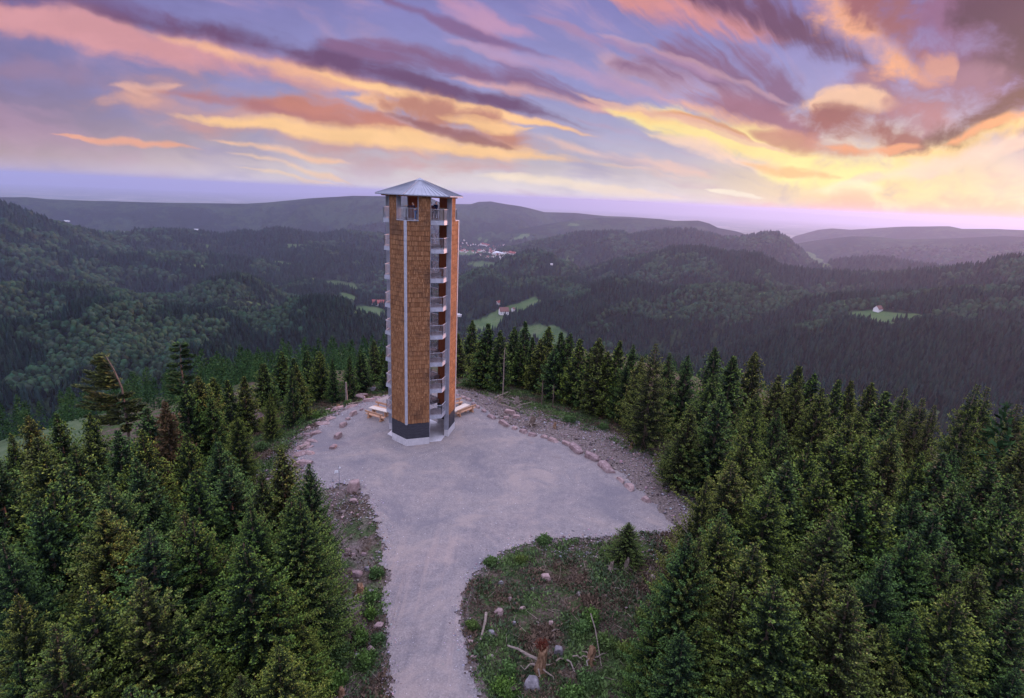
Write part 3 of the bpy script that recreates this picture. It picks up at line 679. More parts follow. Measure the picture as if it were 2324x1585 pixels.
# ------------------------------------------------------------------ far forest: one mass of small trees on the hills
rng = np.random.default_rng(5)
def far_forest():
    n = 370000
    az = rng.uniform(-1.02, 1.14, n); r = np.exp(rng.uniform(math.log(70), math.log(6500), n))
    keep = rng.uniform(0, 1, n) < np.minimum(1, (r/1150.)**2); az, r = az[keep], r[keep]
    x, y = np.sin(az)*r, np.cos(az)*r; z = Zt(x, y); P_ = np.stack([x, y, z], 1)
    md = meadow_mask(P_); q = pr(P_+np.stack([r*0, r*0, np.where((r < 165) & (x < -8), 6., 12.)], 1)); nearok = (r > 260) | ((dpoly(PLATW, x, y) > 24) & (q[:, 1] > np.interp(q[:, 0], ENV[:, 0], ENV[:, 1])-np.where(q[:, 0] < 880, 95, np.where(q[:, 0] > 2420, 900, 6))) & ~((q[:, 0] < 190) & (r < 125)) & ~inpoly(CLEAR[1], x, y))
    k = (md < .5) & (z > FLOOR+14*sst(r, 5000, 3000)) & nearok; x, y, z, r = x[k], y[k], z[k], r[k]
    # the nearest part of the mass gets real sprays
    nr = r < 340; NV = []; NC = []
    Lv = []
    for sd_ in (201, 202, 203):
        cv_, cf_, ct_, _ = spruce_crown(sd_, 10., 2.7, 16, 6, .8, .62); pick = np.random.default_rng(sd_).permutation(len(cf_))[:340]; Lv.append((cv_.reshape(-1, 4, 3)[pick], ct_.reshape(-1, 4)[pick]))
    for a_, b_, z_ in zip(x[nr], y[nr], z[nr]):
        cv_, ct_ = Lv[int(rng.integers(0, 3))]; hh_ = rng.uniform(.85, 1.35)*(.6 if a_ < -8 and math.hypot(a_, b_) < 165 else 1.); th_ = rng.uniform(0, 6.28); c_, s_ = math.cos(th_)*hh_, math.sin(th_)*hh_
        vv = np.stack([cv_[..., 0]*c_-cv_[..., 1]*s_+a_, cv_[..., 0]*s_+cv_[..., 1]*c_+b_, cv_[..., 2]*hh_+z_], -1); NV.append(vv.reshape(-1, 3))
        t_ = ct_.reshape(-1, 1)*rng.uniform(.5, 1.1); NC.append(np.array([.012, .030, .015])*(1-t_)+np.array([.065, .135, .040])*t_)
    x, y, z, r = x[~nr], y[~nr], z[~nr], r[~nr]
    n = len(x); big = fbm(x/600, y/600, 3, 51)*.62+ridged(x/450., y/450., 5, 21)*.42+(fbm(x/90, y/90, 2, 52)-.5)*.5-.02  # lighter broadleaf put on crests, so relief shading is painted by tree colour
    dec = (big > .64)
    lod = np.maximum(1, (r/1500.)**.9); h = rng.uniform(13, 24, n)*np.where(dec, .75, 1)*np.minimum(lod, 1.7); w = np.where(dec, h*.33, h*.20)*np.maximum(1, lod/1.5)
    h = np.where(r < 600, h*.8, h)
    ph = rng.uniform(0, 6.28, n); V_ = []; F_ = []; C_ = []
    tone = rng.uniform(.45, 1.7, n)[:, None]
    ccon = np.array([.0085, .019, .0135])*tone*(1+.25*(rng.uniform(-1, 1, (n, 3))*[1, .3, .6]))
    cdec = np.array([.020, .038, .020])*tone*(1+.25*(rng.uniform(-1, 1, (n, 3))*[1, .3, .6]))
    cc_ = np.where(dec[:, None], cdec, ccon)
    def ring(zf, rf, m_, off):
        o = []
        for j in range(m_):
            a = ph+off+j*2*math.pi/m_; q = rf*(1+.35*np.sin(a*3+ph*7))
            o.append(np.stack([x+np.cos(a)*w*q, y+np.sin(a)*w*q, z+h*zf], 1))
        return o
    # conifer: two stacked 5-sided skirts; broadleaf: same topology with a rounded profile
    prof = [(np.where(dec, .18, .12), np.where(dec, .75, 1.)), (np.where(dec, .62, .52), np.where(dec, 1., .62)), (np.where(dec, .86, .74), np.where(dec, .62, .36))]
    V5 = []
    for i, (zf, rf) in enumerate(prof): V5 += ring(zf+rng.uniform(-.03, .03, n), rf, 5, i*.6)
    V5.append(np.stack([x+rng.uniform(-.1, .1, n)*w, y, z+h*np.where(dec, .98, 1.05)], 1))
    V_ = np.stack(V5, 1)                       # n,16,3
    f = []
    for i in range(2):
        for j in range(5): a, b = i*5+j, i*5+(j+1) % 5; f.append([a, b, b+5, a+5])
    t = [[10+j, 10+(j+1) % 5, 15] for j in range(5)]
    off = (np.arange(n)*16)[:, None, None]
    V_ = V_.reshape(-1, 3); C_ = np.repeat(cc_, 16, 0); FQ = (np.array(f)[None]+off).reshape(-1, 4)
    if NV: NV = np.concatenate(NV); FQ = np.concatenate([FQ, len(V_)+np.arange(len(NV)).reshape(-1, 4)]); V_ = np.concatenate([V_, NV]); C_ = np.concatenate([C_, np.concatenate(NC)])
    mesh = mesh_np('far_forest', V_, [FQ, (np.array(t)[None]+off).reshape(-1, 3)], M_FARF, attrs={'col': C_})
    tag(mesh, 'dark mixed forest covering the hills below and behind the tower', 'forest', kind='stuff')
far_forest()

# ------------------------------------------------------------------ haze
def haze():
    m_ = bpy.data.materials.new('haze_air'); m_.use_nodes = True; nt = m_.node_tree; nt.nodes.clear()
    v = nt.nodes.new('ShaderNodeVolumePrincipled'); o = nt.nodes.new('ShaderNodeOutputMaterial')
    v.inputs['Density'].default_value = HAZE_D; v.inputs['Color'].default_value = (*HAZE_C, 1); v.inputs['Anisotropy'].default_value = .45
    nt.links.new(v.outputs[0], o.inputs['Volume'])
    b = MB(); b.box((0, 0, (-1250+130)/2), 190000, 190000, 1380)
    ob = b.build('haze', m_); tag(ob, 'pale lavender evening haze over the valleys', 'haze', kind='stuff')
HAZE_D = 5.0e-5; HAZE_C = (.46, .53, .78)
haze()

# ------------------------------------------------------------------ materials for built things
def f_shingle(n, b):
    uv = n.new('ShaderNodeUVMap').outputs[0]; p = OC(n)
    def br(w, h, off, sc1):
        t = n.new('ShaderNodeTexBrick'); n.put(t.inputs['Vector'], uv); t.inputs['Scale'].default_value = 1.
        t.offset = .37; t.offset_frequency = 2; t.squash = .8; t.squash_frequency = 3
        t.inputs['Brick Width'].default_value = w; t.inputs['Row Height'].default_value = h; t.inputs['Mortar Size'].default_value = .008
        t.inputs['Mortar Smooth'].default_value = 0.; t.inputs['Color1'].default_value = (0, 0, 0, 1); t.inputs['Color2'].default_value = (1, 1, 1, 1)
        t.inputs['Mortar'].default_value = (.5, .5, .5, 1); return t
    b1 = br(.13, .5, 0, 0); b2 = br(.45, .5, 0, 0)
    gr = n.noise(n.vm('MULTIPLY', uv, (26., 1.6, 1.)), 1., 4, .6).outputs['Fac']
    bl = n.noise(p, .42, 4, .6).outputs['Fac']
    v = n.m('ADD', n.m('MULTIPLY', b1.outputs['Color'], .50), n.m('ADD', n.m('MULTIPLY', b2.outputs['Color'], .16), n.m('MULTIPLY', gr, .45)))
    c = n.ramp(v, [(.10, (.100, .042, .020)), (.5, (.245, .110, .050)), (.85, (.37, .19, .092)), (1., (.46, .27, .15))])
    c = n.mix(n.m('MULTIPLY', n.mr(bl, .50, .68), .55), c, (.055, .034, .028))
    c = n.mix(n.m('MULTIPLY', b1.outputs['Fac'], .75), c, (.035, .018, .012))
    bump(n, b, n.m('SUBTRACT', v, n.m('MULTIPLY', b1.outputs['Fac'], 1.)), .5, .03); return c
M_SHING = mat('larch_shingles', f_shingle, .85, .15)
def f_larch(n, b):
    uv = n.new('ShaderNodeUVMap').outputs[0]; g = n.noise(n.vm('MULTIPLY', uv, (9., .4, 1.)), 1., 4, .6).outputs['Fac']
    return n.ramp(g, [(.3, (.28, .085, .035)), (.7, (.46, .17, .075))])
M_LARCH = mat('oiled_larch_boards', f_larch, .7, .2)
def f_dark(n, b):
    uv = n.new('ShaderNodeUVMap').outputs[0]; x, y, z = n.sep(uv)
    g = n.m('FRACT', n.m('MULTIPLY', y, 3.2)); k = n.noise(n.vm('MULTIPLY', uv, (2., 14., 1.)), 1., 4, .6).outputs['Fac']
    c = n.ramp(k, [(.3, (.028, .028, .036)), (.7, (.060, .058, .072))]); c = n.mix(n.mr(g, .06, 0), c, (.008, .008, .01)); return c
M_DARK = mat('charcoal_boards', f_dark, .75, .2)
def f_conc(n, b):
    p = OC(n); a = n.noise(p, 1.4, 6, .7).outputs['Fac']; s = n.noise(n.vm('MULTIPLY', p, (5., 5., .7)), 1.2, 4, .6).outputs['Fac']
    c = n.ramp(a, [(.3, (.43, .41, .43)), (.7, (.60, .57, .58))]); return n.mix(n.m('MULTIPLY', n.mr(s, .52, .75), .35), c, (.27, .25, .25))
M_CONC = mat('pale_concrete', f_conc, .85, .2)
def f_zinc(n, b):
    p = OC(n); a = n.noise(p, .9, 5, .65).outputs['Fac']; b.inputs['Metallic'].default_value = .35
    b.inputs['Roughness'].default_value = .45; return n.ramp(a, [(.3, (.20, .21, .25)), (.7, (.28, .29, .34))])
M_ZINC = mat('standing_seam_zinc', f_zinc, .45, .4)
def f_galv(n, b):
    p = OC(n); a = n.noise(p, 3., 4, .65).outputs['Fac']; b.inputs['Metallic'].default_value = .25
    return n.ramp(a, [(.3, (.34, .35, .40)), (.7, (.50, .50, .56))])
M_GALV = mat('galvanised_steel', f_galv, .5, .4)
def f_gpanel(n, b):
    p = OC(n); a = n.noise(p, 1.1, 5, .65).outputs['Fac']; return n.ramp(a, [(.3, (.20, .20, .235)), (.7, (.30, .30, .34))])
M_GPANEL = mat('grey_metal_cover', f_gpanel, .6, .3)
def f_deck(n, b):
    p = OC(n); a = n.noise(p, 4., 4, .65).outputs['Fac']; return n.ramp(a, [(.3, (.12, .09, .09)), (.7, (.22, .17, .17))])
M_DECK = mat('steel_grating_deck', f_deck, .8, .2)
def f_bench(n, b):
    p = OC(n); x, y, z = n.sep(p); g = n.noise(n.vm('MULTIPLY', p, (1.5, 14., 14.)), 1., 4, .6).outputs['Fac']
    return n.ramp(g, [(.3, (.36, .18, .10)), (.7, (.56, .34, .22))])
M_BENCH = mat('fresh_douglas_wood', f_bench, .7, .2)
def f_pale(n, b):
    p = OC(n); g = n.noise(n.vm('MULTIPLY', p, (1.5, 14., 14.)), 1., 4, .6).outputs['Fac']
    return n.ramp(g, [(.3, (.46, .37, .29)), (.7, (.62, .54, .46))])
M_PALE = mat('pale_planed_wood', f_pale, .7, .2)
def plainm(name, c, rough=.7, spec=.2, var=.15):
    def f(n, b):
        a = n.noise(OC(n), 6., 3, .6).outputs['Fac']
        return n.mix(a, tuple(v*(1-var) for v in c), tuple(min(1, v*(1+var)) for v in c))
    return mat(name, f, rough, spec)

# ------------------------------------------------------------------ observation tower
TC = np.array([-9.98, 57.46]); TR = 4.0; TPH = D2R(19.5)
def vdir(deg): a = TPH+D2R(deg); return np.array([math.cos(a), math.sin(a)])
def hexv(deg, R=TR): return TC+vdir(deg)*R
tower = empty('observation_tower', (TC[0], TC[1], 0))
tag(tower, 'tall hexagonal wooden lookout tower with shingled walls and zinc roof on the gravel clearing', 'tower')
def tl(p, z): return (float(p[0]-TC[0]), float(p[1]-TC[1]), float(z))     # tower-local
ARM, TH = 2.45, .46
ZP, ZD, ZS, ZR = .80, 2.58, 23.38, 25.72
def wall_plan(deg, o=0., arm=ARM, t0=0., sides=(1, -1)):
    """plan points of an angled wall round the hexagon corner at deg: outer and inner polylines"""
    c = hexv(deg, TR+o/math.cos(D2R(30))); L = hexv(deg-60, TR+o/math.cos(D2R(30))); Rr = hexv(deg+60, TR+o/math.cos(D2R(30)))
    dl = (L-c)/np.linalg.norm(L-c); dr = (Rr-c)/np.linalg.norm(Rr-c)
    return c, dl, dr
def arm_poly(deg, side, a0, a1, o=0., th=TH):
    """quad in plan along one arm from distance a0 to a1; mitred at the corner when a0 == 0. side -1: toward deg-60"""
    c, dl, dr = wall_plan(deg); d = dl if side < 0 else dr
    n = vdir(deg+30*side)                        # outward normal of that face
    def off(a, q):                               # point at distance a along arm, offset q outward
        if a == 0: return c+vdir(deg)*(q/math.cos(D2R(30)))
        return c+d*a+n*q
    P_ = [off(a0, o), off(a1, o), off(a1, o-th), off(a0, o-th)]
    area = sum(P_[i][0]*P_[(i+1) % 4][1]-P_[(i+1) % 4][0]*P_[i][1] for i in range(4))
    return P_ if area > 0 else P_[::-1]
def prism_l(mb, P_, z0, z1): mb.hexa([tl(p, z0) for p in P_], [tl(p, z1) for p in P_])
for deg in (240, 0, 120):
    # concrete plinth, charcoal band, structural wall
    for nm, z0, z1, o, m_ in (('plinth', -.3, ZP, .03, M_CONC), ('dark_base_band', ZP+.004, ZD, .0, M_DARK)):
        mb = MB()
        for s in (-1, 1): prism_l(mb, arm_poly(deg, s, 0, ARM, o, TH+o), z0, z1)
        mb.build(nm, m_, tower)
    mb = MB()
    for s in (-1, 1):
        prism_l(mb, arm_poly(deg, s, 0, ARM-.03, -.06, TH-.09), ZD+.004, ZS)
        prism_l(mb, arm_poly(deg, s, 1.26, ARM-.03, -.06, TH-.09), ZS, ZR)
    wall = mb.build('wall', M_LARCH, tower)
    # shingle courses: each course leans out a little over the one below
    mb = MB(); rs = random.Random(int(deg)+3)
    ncr = 50; ch = (ZR-ZD)/ncr
    for s in (-1, 1):
        c, dl, dr = wall_plan(deg); d = dl if s < 0 else dr; n = vdir(deg+30*s)
        for i in range(ncr):
            z0 = ZD+i*ch-.03; z1 = ZD+(i+1)*ch+.02; a0 = 0. if z1 < ZS+.1 else 1.26
            if z0 < ZS < z1 and a0: z0 = ZS-.02
            # split the course into boards with slightly uneven butt ends and faces
            a = a0; 
            while a < ARM-.01:
                w = rs.uniform(.08, .16); a2 = min(ARM, a+w)
                if ARM-a2 < .08: a2 = ARM
                ob = .035+rs.uniform(-.008, .014); ot = .0+rs.uniform(-.004, .006); zb = z0+rs.uniform(-.035, .02)
                def P_(aa, q): return (c+vdir(deg)*(q/math.cos(D2R(30)))) if aa == 0 else c+d*aa+n*q
                q = [tl(P_(a, ob), zb), tl(P_(a2, ob), zb), tl(P_(a2, ot), z1), tl(P_(a, ot), z1)]
                u0 = rs.uniform(0, 40); uv = [(u0+.004, zb), (u0+.004+(a2-a)*.98, zb), (u0+.004+(a2-a)*.98, z1), (u0+.004, z1)]
                bt = [tl(P_(a, ot-.03), zb), tl(P_(a2, ot-.03), zb), tl(P_(a2, ob), zb), tl(P_(a, ob), zb)]
                if s < 0: q = [q[1], q[0], q[3], q[2]]; uv = [uv[1], uv[0], uv[3], uv[2]]; bt = [bt[1], bt[0], bt[3], bt[2]]
                mb.quad(q, uv); mb.quad(bt, [(u0, 0), (u0+.1, 0), (u0+.1, .03), (u0, .03)])
                a = a2
    mb.build('shingle_cladding', M_SHING, wall)
    # grey covers on both wall ends, pier reveals, sill and corner strip
    for s in (-1, 1):
        mb = MB(); prism_l(mb, arm_poly(deg, s, ARM-.028, ARM+.02, .045, TH+.055), ZP+.01, ZR); mb.build('end_cover', M_GPANEL, wall)
        mb = MB(); prism_l(mb, arm_poly(deg, s, 1.22, 1.262, .045, TH+.055), ZS+.06, ZR-.003); mb.build('pier_reveal', M_GPANEL, wall)
    mb = MB()
    for s in (-1, 1): prism_l(mb, arm_poly(deg, s, 0, 1.262, .075, TH+.11), ZS, ZS+.055)
    mb.build('sill', M_GALV, wall)
    mb = MB()
    for s in (-1, 1): prism_l(mb, arm_poly(deg, s, 0, .135, .075, .06), ZD-.12, ZS-.004)
    mb.build('corner_strip', M_GALV, wall)
# floor plate and threshold
mb = MB(); prism_l(mb, [hexv(a, TR-.42) for a in range(0, 360, 60)], -.2, .06); mb.build('ground_slab', M_CONC, tower)
# landings
STO = 2.93
def kite(deg, o, inn=1.9):
    """landing plan at an open corner: outer edge parallel to both faces, inner edge straight"""
    c = hexv(deg, TR-o/math.cos(D2R(30))); dl = (hexv(deg-60)-hexv(deg)); dl /= np.linalg.norm(dl); dr = (hexv(deg+60)-hexv(deg)); dr /= np.linalg.norm(dr)
    return c, dl, dr
def railing(mb, pts, z, h=1.12, step=.13, bar=.022, mid=False):
    for a, b in zip(pts, pts[1:]):
        a = np.array(a); b = np.array(b); L = np.linalg.norm(b-a); n_ = max(2, int(L/step))
        mb.bar(tl(a, z+h), tl(b, z+h), .055, .04); mb.bar(tl(a, z+.10), tl(b, z+.10), .03, .03)
        for i in range(n_+1):
            p = a+(b-a)*i/n_; mb.bar(tl(p, z+.06), tl(p, z+h), bar, bar)
        for p in (a, b): mb.bar(tl(p, z-.1), tl(p, z+h), .05, .05)
for deg in (300, 60, 180):
    for k in range(8):
        zt = .12+STO*(k+1)+.40-STO*0; zt = 2.73+.36+(k)*2.927
        if k == 7: zt = ZS+.02
        c, dl, dr = kite(deg, .30); A1 = 1.62; IN = 1.7
        ci, _, _ = kite(deg, IN)
        poly = [c, c+dr*A1, ci+dr*(A1-.1)*.6, ci+dl*(A1-.1)*.6, c+dl*A1]
        if sum(poly[i][0]*poly[(i+1) % 5][1]-poly[(i+1) % 5][0]*poly[i][1] for i in range(5)) < 0: poly = poly[::-1]
        mb = MB(); prism_l(mb, [p+(TC-p)*.012 for p in poly], zt-.09, zt); la = mb.build('landing', M_DECK, tower)
        mb = MB()
        for a, b in ((c+dl*A1, c), (c, c+dr*A1), (c+dl*A1, ci+dl*(A1-.1)*.6), (c+dr*A1, ci+dr*(A1-.1)*.6)):
            t = (b-a)/np.linalg.norm(b-a); nn = np.array([t[1], -t[0]]); 
            if np.dot(nn, (a+b)/2-TC) < 0: nn = -nn
            P_ = [a, b, b-nn*.03, a-nn*.03]
            if sum(P_[i][0]*P_[(i+1) % 4][1]-P_[(i+1) % 4][0]*P_[i][1] for i in range(4)) < 0: P_ = P_[::-1]
            prism_l(mb, P_, zt-.36, zt+.05)
        prism_l(mb, [p+(TC-p)*.05 for p in poly], zt-.33, zt-.30)
        mb.build('edge_beam', M_GALV, la)
        mb = MB(); cc = c+(TC-c)/np.linalg.norm(TC-c)*.06
        railing(mb, [c+dl*(A1-.02), cc, c+dr*(A1-.02)], zt)
        mb.build('railing', M_GALV, la)
        if k < 7:
            mb = MB(); i0, i1 = ci+dl*(A1-.1)*.6, ci+dr*(A1-.1)*.6
            mb.bar(tl(i0, zt+1.05), tl(i0+(i1-i0)*.55, zt+1.05), .04, .04); mb.bar(tl(i0, zt+.55), tl(i0+(i1-i0)*.55, zt+.55), .025)
            for p in (i0, i0+(i1-i0)*.55): mb.bar(tl(p, zt-.1), tl(p, zt+1.05), .045)
            mb.build('inner_railing', M_GALV, la)
# stair flights, rising along the inside of the front wall to the next landing
for deg in (240,):
    for k in range(8):
        z1 = (2.73+.36+k*2.927) if k < 7 else ZS; z0 = z1-2.927 if k else .08
        a = hexv(deg-60, TR-1.75); b = hexv(deg+60, TR-1.75)
        o = (TC-(a+b)/2); o /= np.linalg.norm(o); a = a-o*.35; b = b-o*.35; t = (b-a)/np.linalg.norm(b-a)
        a = a+t*.5; b = b-t*.15; nst = 15; mb = MB(); st = MB()
        for s in (-.45, .45): st.bar(tl(a+o*s, z0+.02), tl(b+o*s, z1-.12), .05, .26)
        for i in range(nst):
            p = a+(b-a)*(i+.7)/nst; z = z0+(z1-z0)*(i+1)/nst-.03
            q = [p-o*.44-t*.13, p-o*.44+t*.13, p+o*.44+t*.13, p+o*.44-t*.13]
            if sum(q[j][0]*q[(j+1) % 4][1]-q[(j+1) % 4][0]*q[j][1] for j in range(4)) < 0: q = q[::-1]
            prism_l(mb, q, z-.035, z)
        fl = st.build('stair_flight', M_GPANEL, tower); mb.build('treads', M_DECK, fl)
        h = MB(); h.path([tl(a+o*.5, z0+1.0), tl(b+o*.5, z1+1.0), tl(b+o*.5+t*.12, z1+.9), tl(b+o*.5+t*.1, z1+.6)], .03, .03)
        for i in range(5): p = a+(b-a)*(i+.5)/5+o*.5; h.bar(tl(p, z0+(z1-z0)*(i+.5)/5), tl(p, z0+(z1-z0)*(i+.5)/5+1.0), .03)
        h.build('handrail', M_GALV, fl)
mb = MB(); mb.path([(0, 0, 0), (0, 0, ZR)], .14, .14, 12); mb.build('centre_column', M_GALV, tower, smooth=False)
# lookout platform
mb = MB(); P_ = [hexv(a, TR-.62) for a in range(0, 360, 60)]; prism_l(mb, P_, ZS-.12, ZS+.01); mb.build('platform_deck', M_DECK, tower)
for deg in (240, 0, 120):
    c, dl, dr = wall_plan(deg); c2 = hexv(deg, TR-.24); mb = MB()
    railing(mb, [c2+dl*1.18, c2, c2+dr*1.18], ZS+.05); mb.build('platform_railing', M_GALV, tower)
# wooden stair enclosure on the platform
ew = MB(); u = vdir(300-90); v_ = vdir(300)
E0 = TC+np.array([-.30, -.1]); ex = np.array([1., .12]); ey = np.array([-.12, 1.])
def encl(x0, x1, y0, y1, z0, z1):
    q = [E0+ex*x0+ey*y0, E0+ex*x1+ey*y0, E0+ex*x1+ey*y1, E0+ex*x0+ey*y1]; prism_l(ew, q, z0, z1)
encl(0, 1.5, -.06, 0, ZS+.01, ZS+1.2); encl(-.06, 0, -.06, 1.9, ZS+.01, ZS+1.2); encl(0, 1.5, 1.84, 1.9, ZS+.01, ZS+1.2)
ew.build('stair_enclosure', M_PALE, tower)
ew = MB(); encl(2.3, 3.05, -.62, -.56, ZS+.01, ZS+1.25); ew.build('parapet_panel', M_PALE, tower)
# roof
ROV = 4.42; AP = 27.32; ZE = 25.80
rf = MB(); RV = [TC+vdir(a)*ROV for a in range(0, 360, 60)]
apx = tl(TC, AP)
for i in range(6):
    a, b = RV[i], RV[(i+1) % 6]; rf.quad([tl(a, ZE), tl(b, ZE), apx], [(0, 0), (4, 0), (2, 4)])
rf.quad([tl(p, ZE-.05) for p in RV[::-1]])
for i in range(6): a, b = RV[i], RV[(i+1) % 6]; rf.quad([tl(a, ZE-.05), tl(b, ZE-.05), tl(b, ZE), tl(a, ZE)])
roof = rf.build('roof', M_ZINC, tower)
sm = MB()
for i in range(6):
    a, b = RV[i], RV[(i+1) % 6]; mid = (a+b)/2
    sm.bar(tl(a, ZE+.03), tl(TC+(a-TC)*.04, AP-.03), .05, .06)
    for k in range(1, 10):
        p = a+(b-a)*k/10; top = TC+(mid-TC)*.10+(p-mid)*.10
        z_t = ZE+(AP-ZE)*.90; sm.bar(tl(p, ZE+.02), tl(top, z_t+.02), .028, .045)
sm.build('standing_seams', M_ZINC, roof)
cp = MB()
cv = [TC+(p-TC)*.13 for p in RV]
for i in range(6): cp.quad([tl(cv[i], AP-.13), tl(cv[(i+1) % 6], AP-.13), tl(TC, AP+.12)])
cp.quad([tl(p, AP-.13) for p in cv[::-1]]); cp.build('roof_cap', M_ZINC, roof)
gt = MB()
for i in range(6):
    a, b = RV[i], RV[(i+1) % 6]; gt.bar(tl(a, ZE-.06), tl(b, ZE-.06), .06, .06)
gt.build('eaves_trim', M_GPANEL, roof)
rb = MB()
for i in range(6):
    a, b = TC+(RV[i]-TC)*.86, TC+(RV[(i+1) % 6]-TC)*.86; rb.bar(tl(a, ZE-.14), tl(b, ZE-.14), .12, .14); rb.bar(tl(TC, ZE-.14), tl(TC+(RV[i]-TC)*.84, ZE-.14), .12, .135)
rb.build('ring_beam', M_LARCH, roof)

# ------------------------------------------------------------------ people on the platform
def person(loc, rz, skel, mats, label, hair=None, extra=None, s=1.):
    """skel: dict joint -> (pos, radius); bones list. One skinned body, clothing and hair as children"""
    root = empty('person', loc, rz); root.scale = (s, s, s); tag(root, label, 'person', 'visitors on the lookout platform')
    def skin(name, J, B, m_, sub=1):
        me = bpy.data.meshes.new(name); ks_ = list(J); me.from_pydata([J[k][0] for k in ks_], [(ks_.index(a), ks_.index(b)) for a, b in B], [])
        ob = bpy.data.objects.new(name, me); COL.objects.link(ob); ob.parent = root; me.materials.append(m_)
        ob.modifiers.new('skin', 'SKIN'); 
        for i, k in enumerate(ks_):
            r = J[k][1]; me.skin_vertices[0].data[i].radius = (r, r) if not isinstance(r, tuple) else r
        me.skin_vertices[0].data[0].use_root = True
        sb = ob.modifiers.new('sub', 'SUBSURF'); sb.levels = 1; sb.render_levels = sub; return ob
    for nm, J, B, m_ in skel: skin(nm, J, B, m_)
    return root
def stand(lean=0., armL=None, armR=None, skin_=None, top=None, bot=None, hair=None, long=False, face=True):
    hx = math.sin(lean)
    J = {}
    def up_(z): return (0, .9*hx*max(0, z-.92), .92+(z-.92)*math.cos(lean)) if z > .92 else (0, 0, z)
    J['pelvis'] = (up_(.95), .13); J['waist'] = (up_(1.12), (.125, .105)); J['chest'] = (up_(1.32), (.155, .11)); J['neck0'] = (up_(1.45), .075)
    J['neck'] = (up_(1.53), .052); h = up_(1.60); J['head0'] = ((h[0], h[1]+.015, h[2]), .075); h = up_(1.68); J['head'] = ((h[0], h[1]+.012, h[2]), .092); h = up_(1.74); J['crown'] = (h, .065)
    h = up_(1.645); J['nose'] = ((0, h[1]+.115, h[2]), .014)
    B = [('pelvis', 'waist'), ('waist', 'chest'), ('chest', 'neck0'), ('neck0', 'neck'), ('neck', 'head0'), ('head0', 'head'), ('head', 'crown'), ('head0', 'nose')]
    for sgn, q in ((-1, 'l'), (1, 'r')):
        J['hip'+q] = ((sgn*.09, 0, .88), .105); J['knee'+q] = ((sgn*.11, .03, .48), .065); J['ank'+q] = ((sgn*.12, -.02, .09), .045); J['toe'+q] = ((sgn*.13, .15, .04), .04)
        sh = up_(1.40); arm = (armL if sgn < 0 else armR) or [(sgn*.26, sh[1]+.03, 1.13), (sgn*.25, sh[1]+.16, .92)]
        J['sh'+q] = ((sgn*.18, sh[1], sh[2]), .058); J['el'+q] = (arm[0], .043); J['wr'+q] = (arm[1], .028)
        e = np.array(arm[1])-np.array(arm[0]); e = e/np.linalg.norm(e); sd_ = np.cross(e, [0, 0, 1]); sd_ = sd_/max(1e-3, np.linalg.norm(sd_)); pm = np.array(arm[1])+e*.07
        J['palm'+q] = (tuple(pm), .033)
        B += [('pelvis', 'hip'+q), ('hip'+q, 'knee'+q), ('knee'+q, 'ank'+q), ('ank'+q, 'toe'+q), ('chest', 'sh'+q), ('sh'+q, 'el'+q), ('el'+q, 'wr'+q), ('wr'+q, 'palm'+q)]
        for f_, (so_, ln) in enumerate(((-.03, .07), (-.01, .085), (.01, .08), (.03, .06))):
            J['f%d%s' % (f_, q)] = (tuple(pm+sd_*so_+e*ln+np.array([0, 0, -.012*f_])), .009); B.append(('palm'+q, 'f%d%s' % (f_, q)))
        J['th'+q] = (tuple(pm-sd_*.05+e*.02), .01); B.append(('palm'+q, 'th'+q))
    out = [('body', J, B, skin_)]
    # clothing shells a little larger than the body
    T = {k: (J[k][0], tuple(v+.014 for v in J[k][1]) if isinstance(J[k][1], tuple) else J[k][1]+.016) for k in ('pelvis', 'waist', 'chest', 'neck0', 'shl', 'ell', 'wrl', 'shr', 'elr', 'wrr')}
    out.append(('jacket', T, [('pelvis', 'waist'), ('waist', 'chest'), ('chest', 'neck0'), ('chest', 'shl'), ('shl', 'ell'), ('ell', 'wrl'), ('chest', 'shr'), ('shr', 'elr'), ('elr', 'wrr')], top))
    L_ = {k: (J[k][0], J[k][1]+.013) for k in ('pelvis', 'hipl', 'kneel', 'ankl', 'hipr', 'kneer', 'ankr')}
    out.append(('trousers', L_, [('pelvis', 'hipl'), ('hipl', 'kneel'), ('kneel', 'ankl'), ('pelvis', 'hipr'), ('hipr', 'kneer'), ('kneer', 'ankr')], bot))
    a, b2, c_ = up_(1.66), up_(1.70), up_(1.76); H_ = {'a': ((0, b2[1]-.03, b2[2]+.01), .095), 'b': ((0, c_[1]-.012, c_[2]), .075)}; HB = [('a', 'b')]
    if long: q1 = up_(1.55); q2 = up_(1.38); H_['c'] = ((0, q1[1]-.07, q1[2]), .085); H_['d'] = ((0, q2[1]-.12, q2[2]), (.10, .05)); HB += [('a', 'c'), ('c', 'd')]
    out.append(('hair', H_, HB, hair)); return out
M_SKIN = plainm('skin', (.52, .30, .22), .6); M_NAVY = plainm('navy_cotton', (.022, .020, .040), .9); M_JEAN = plainm('blue_denim', (.075, .11, .21), .9)
M_HBLK = plainm('black_hair', (.016, .012, .012), .6); M_HBRN = plainm('brown_hair', (.10, .035, .018), .6); M_HBLD = plainm('blond_hair', (.36, .22, .12), .6)
M_RED = plainm('red_cloth', (.26, .035, .025), .9); M_BLUE = plainm('blue_cloth', (.020, .055, .20), .85); M_DKT = plainm('dark_trousers', (.018, .020, .045), .9); M_LTR = plainm('grey_trousers', (.12, .09, .11), .9)
M_PLAID = plainm('red_checked_cloth', (.30, .13, .12), .9, var=.6); M_WHITE = plainm('white_paint', (.78, .78, .80), .6)
def onplat(X, Y):
    return gp(X, Y, ZS+.02)
pm = onplat(936, 502)
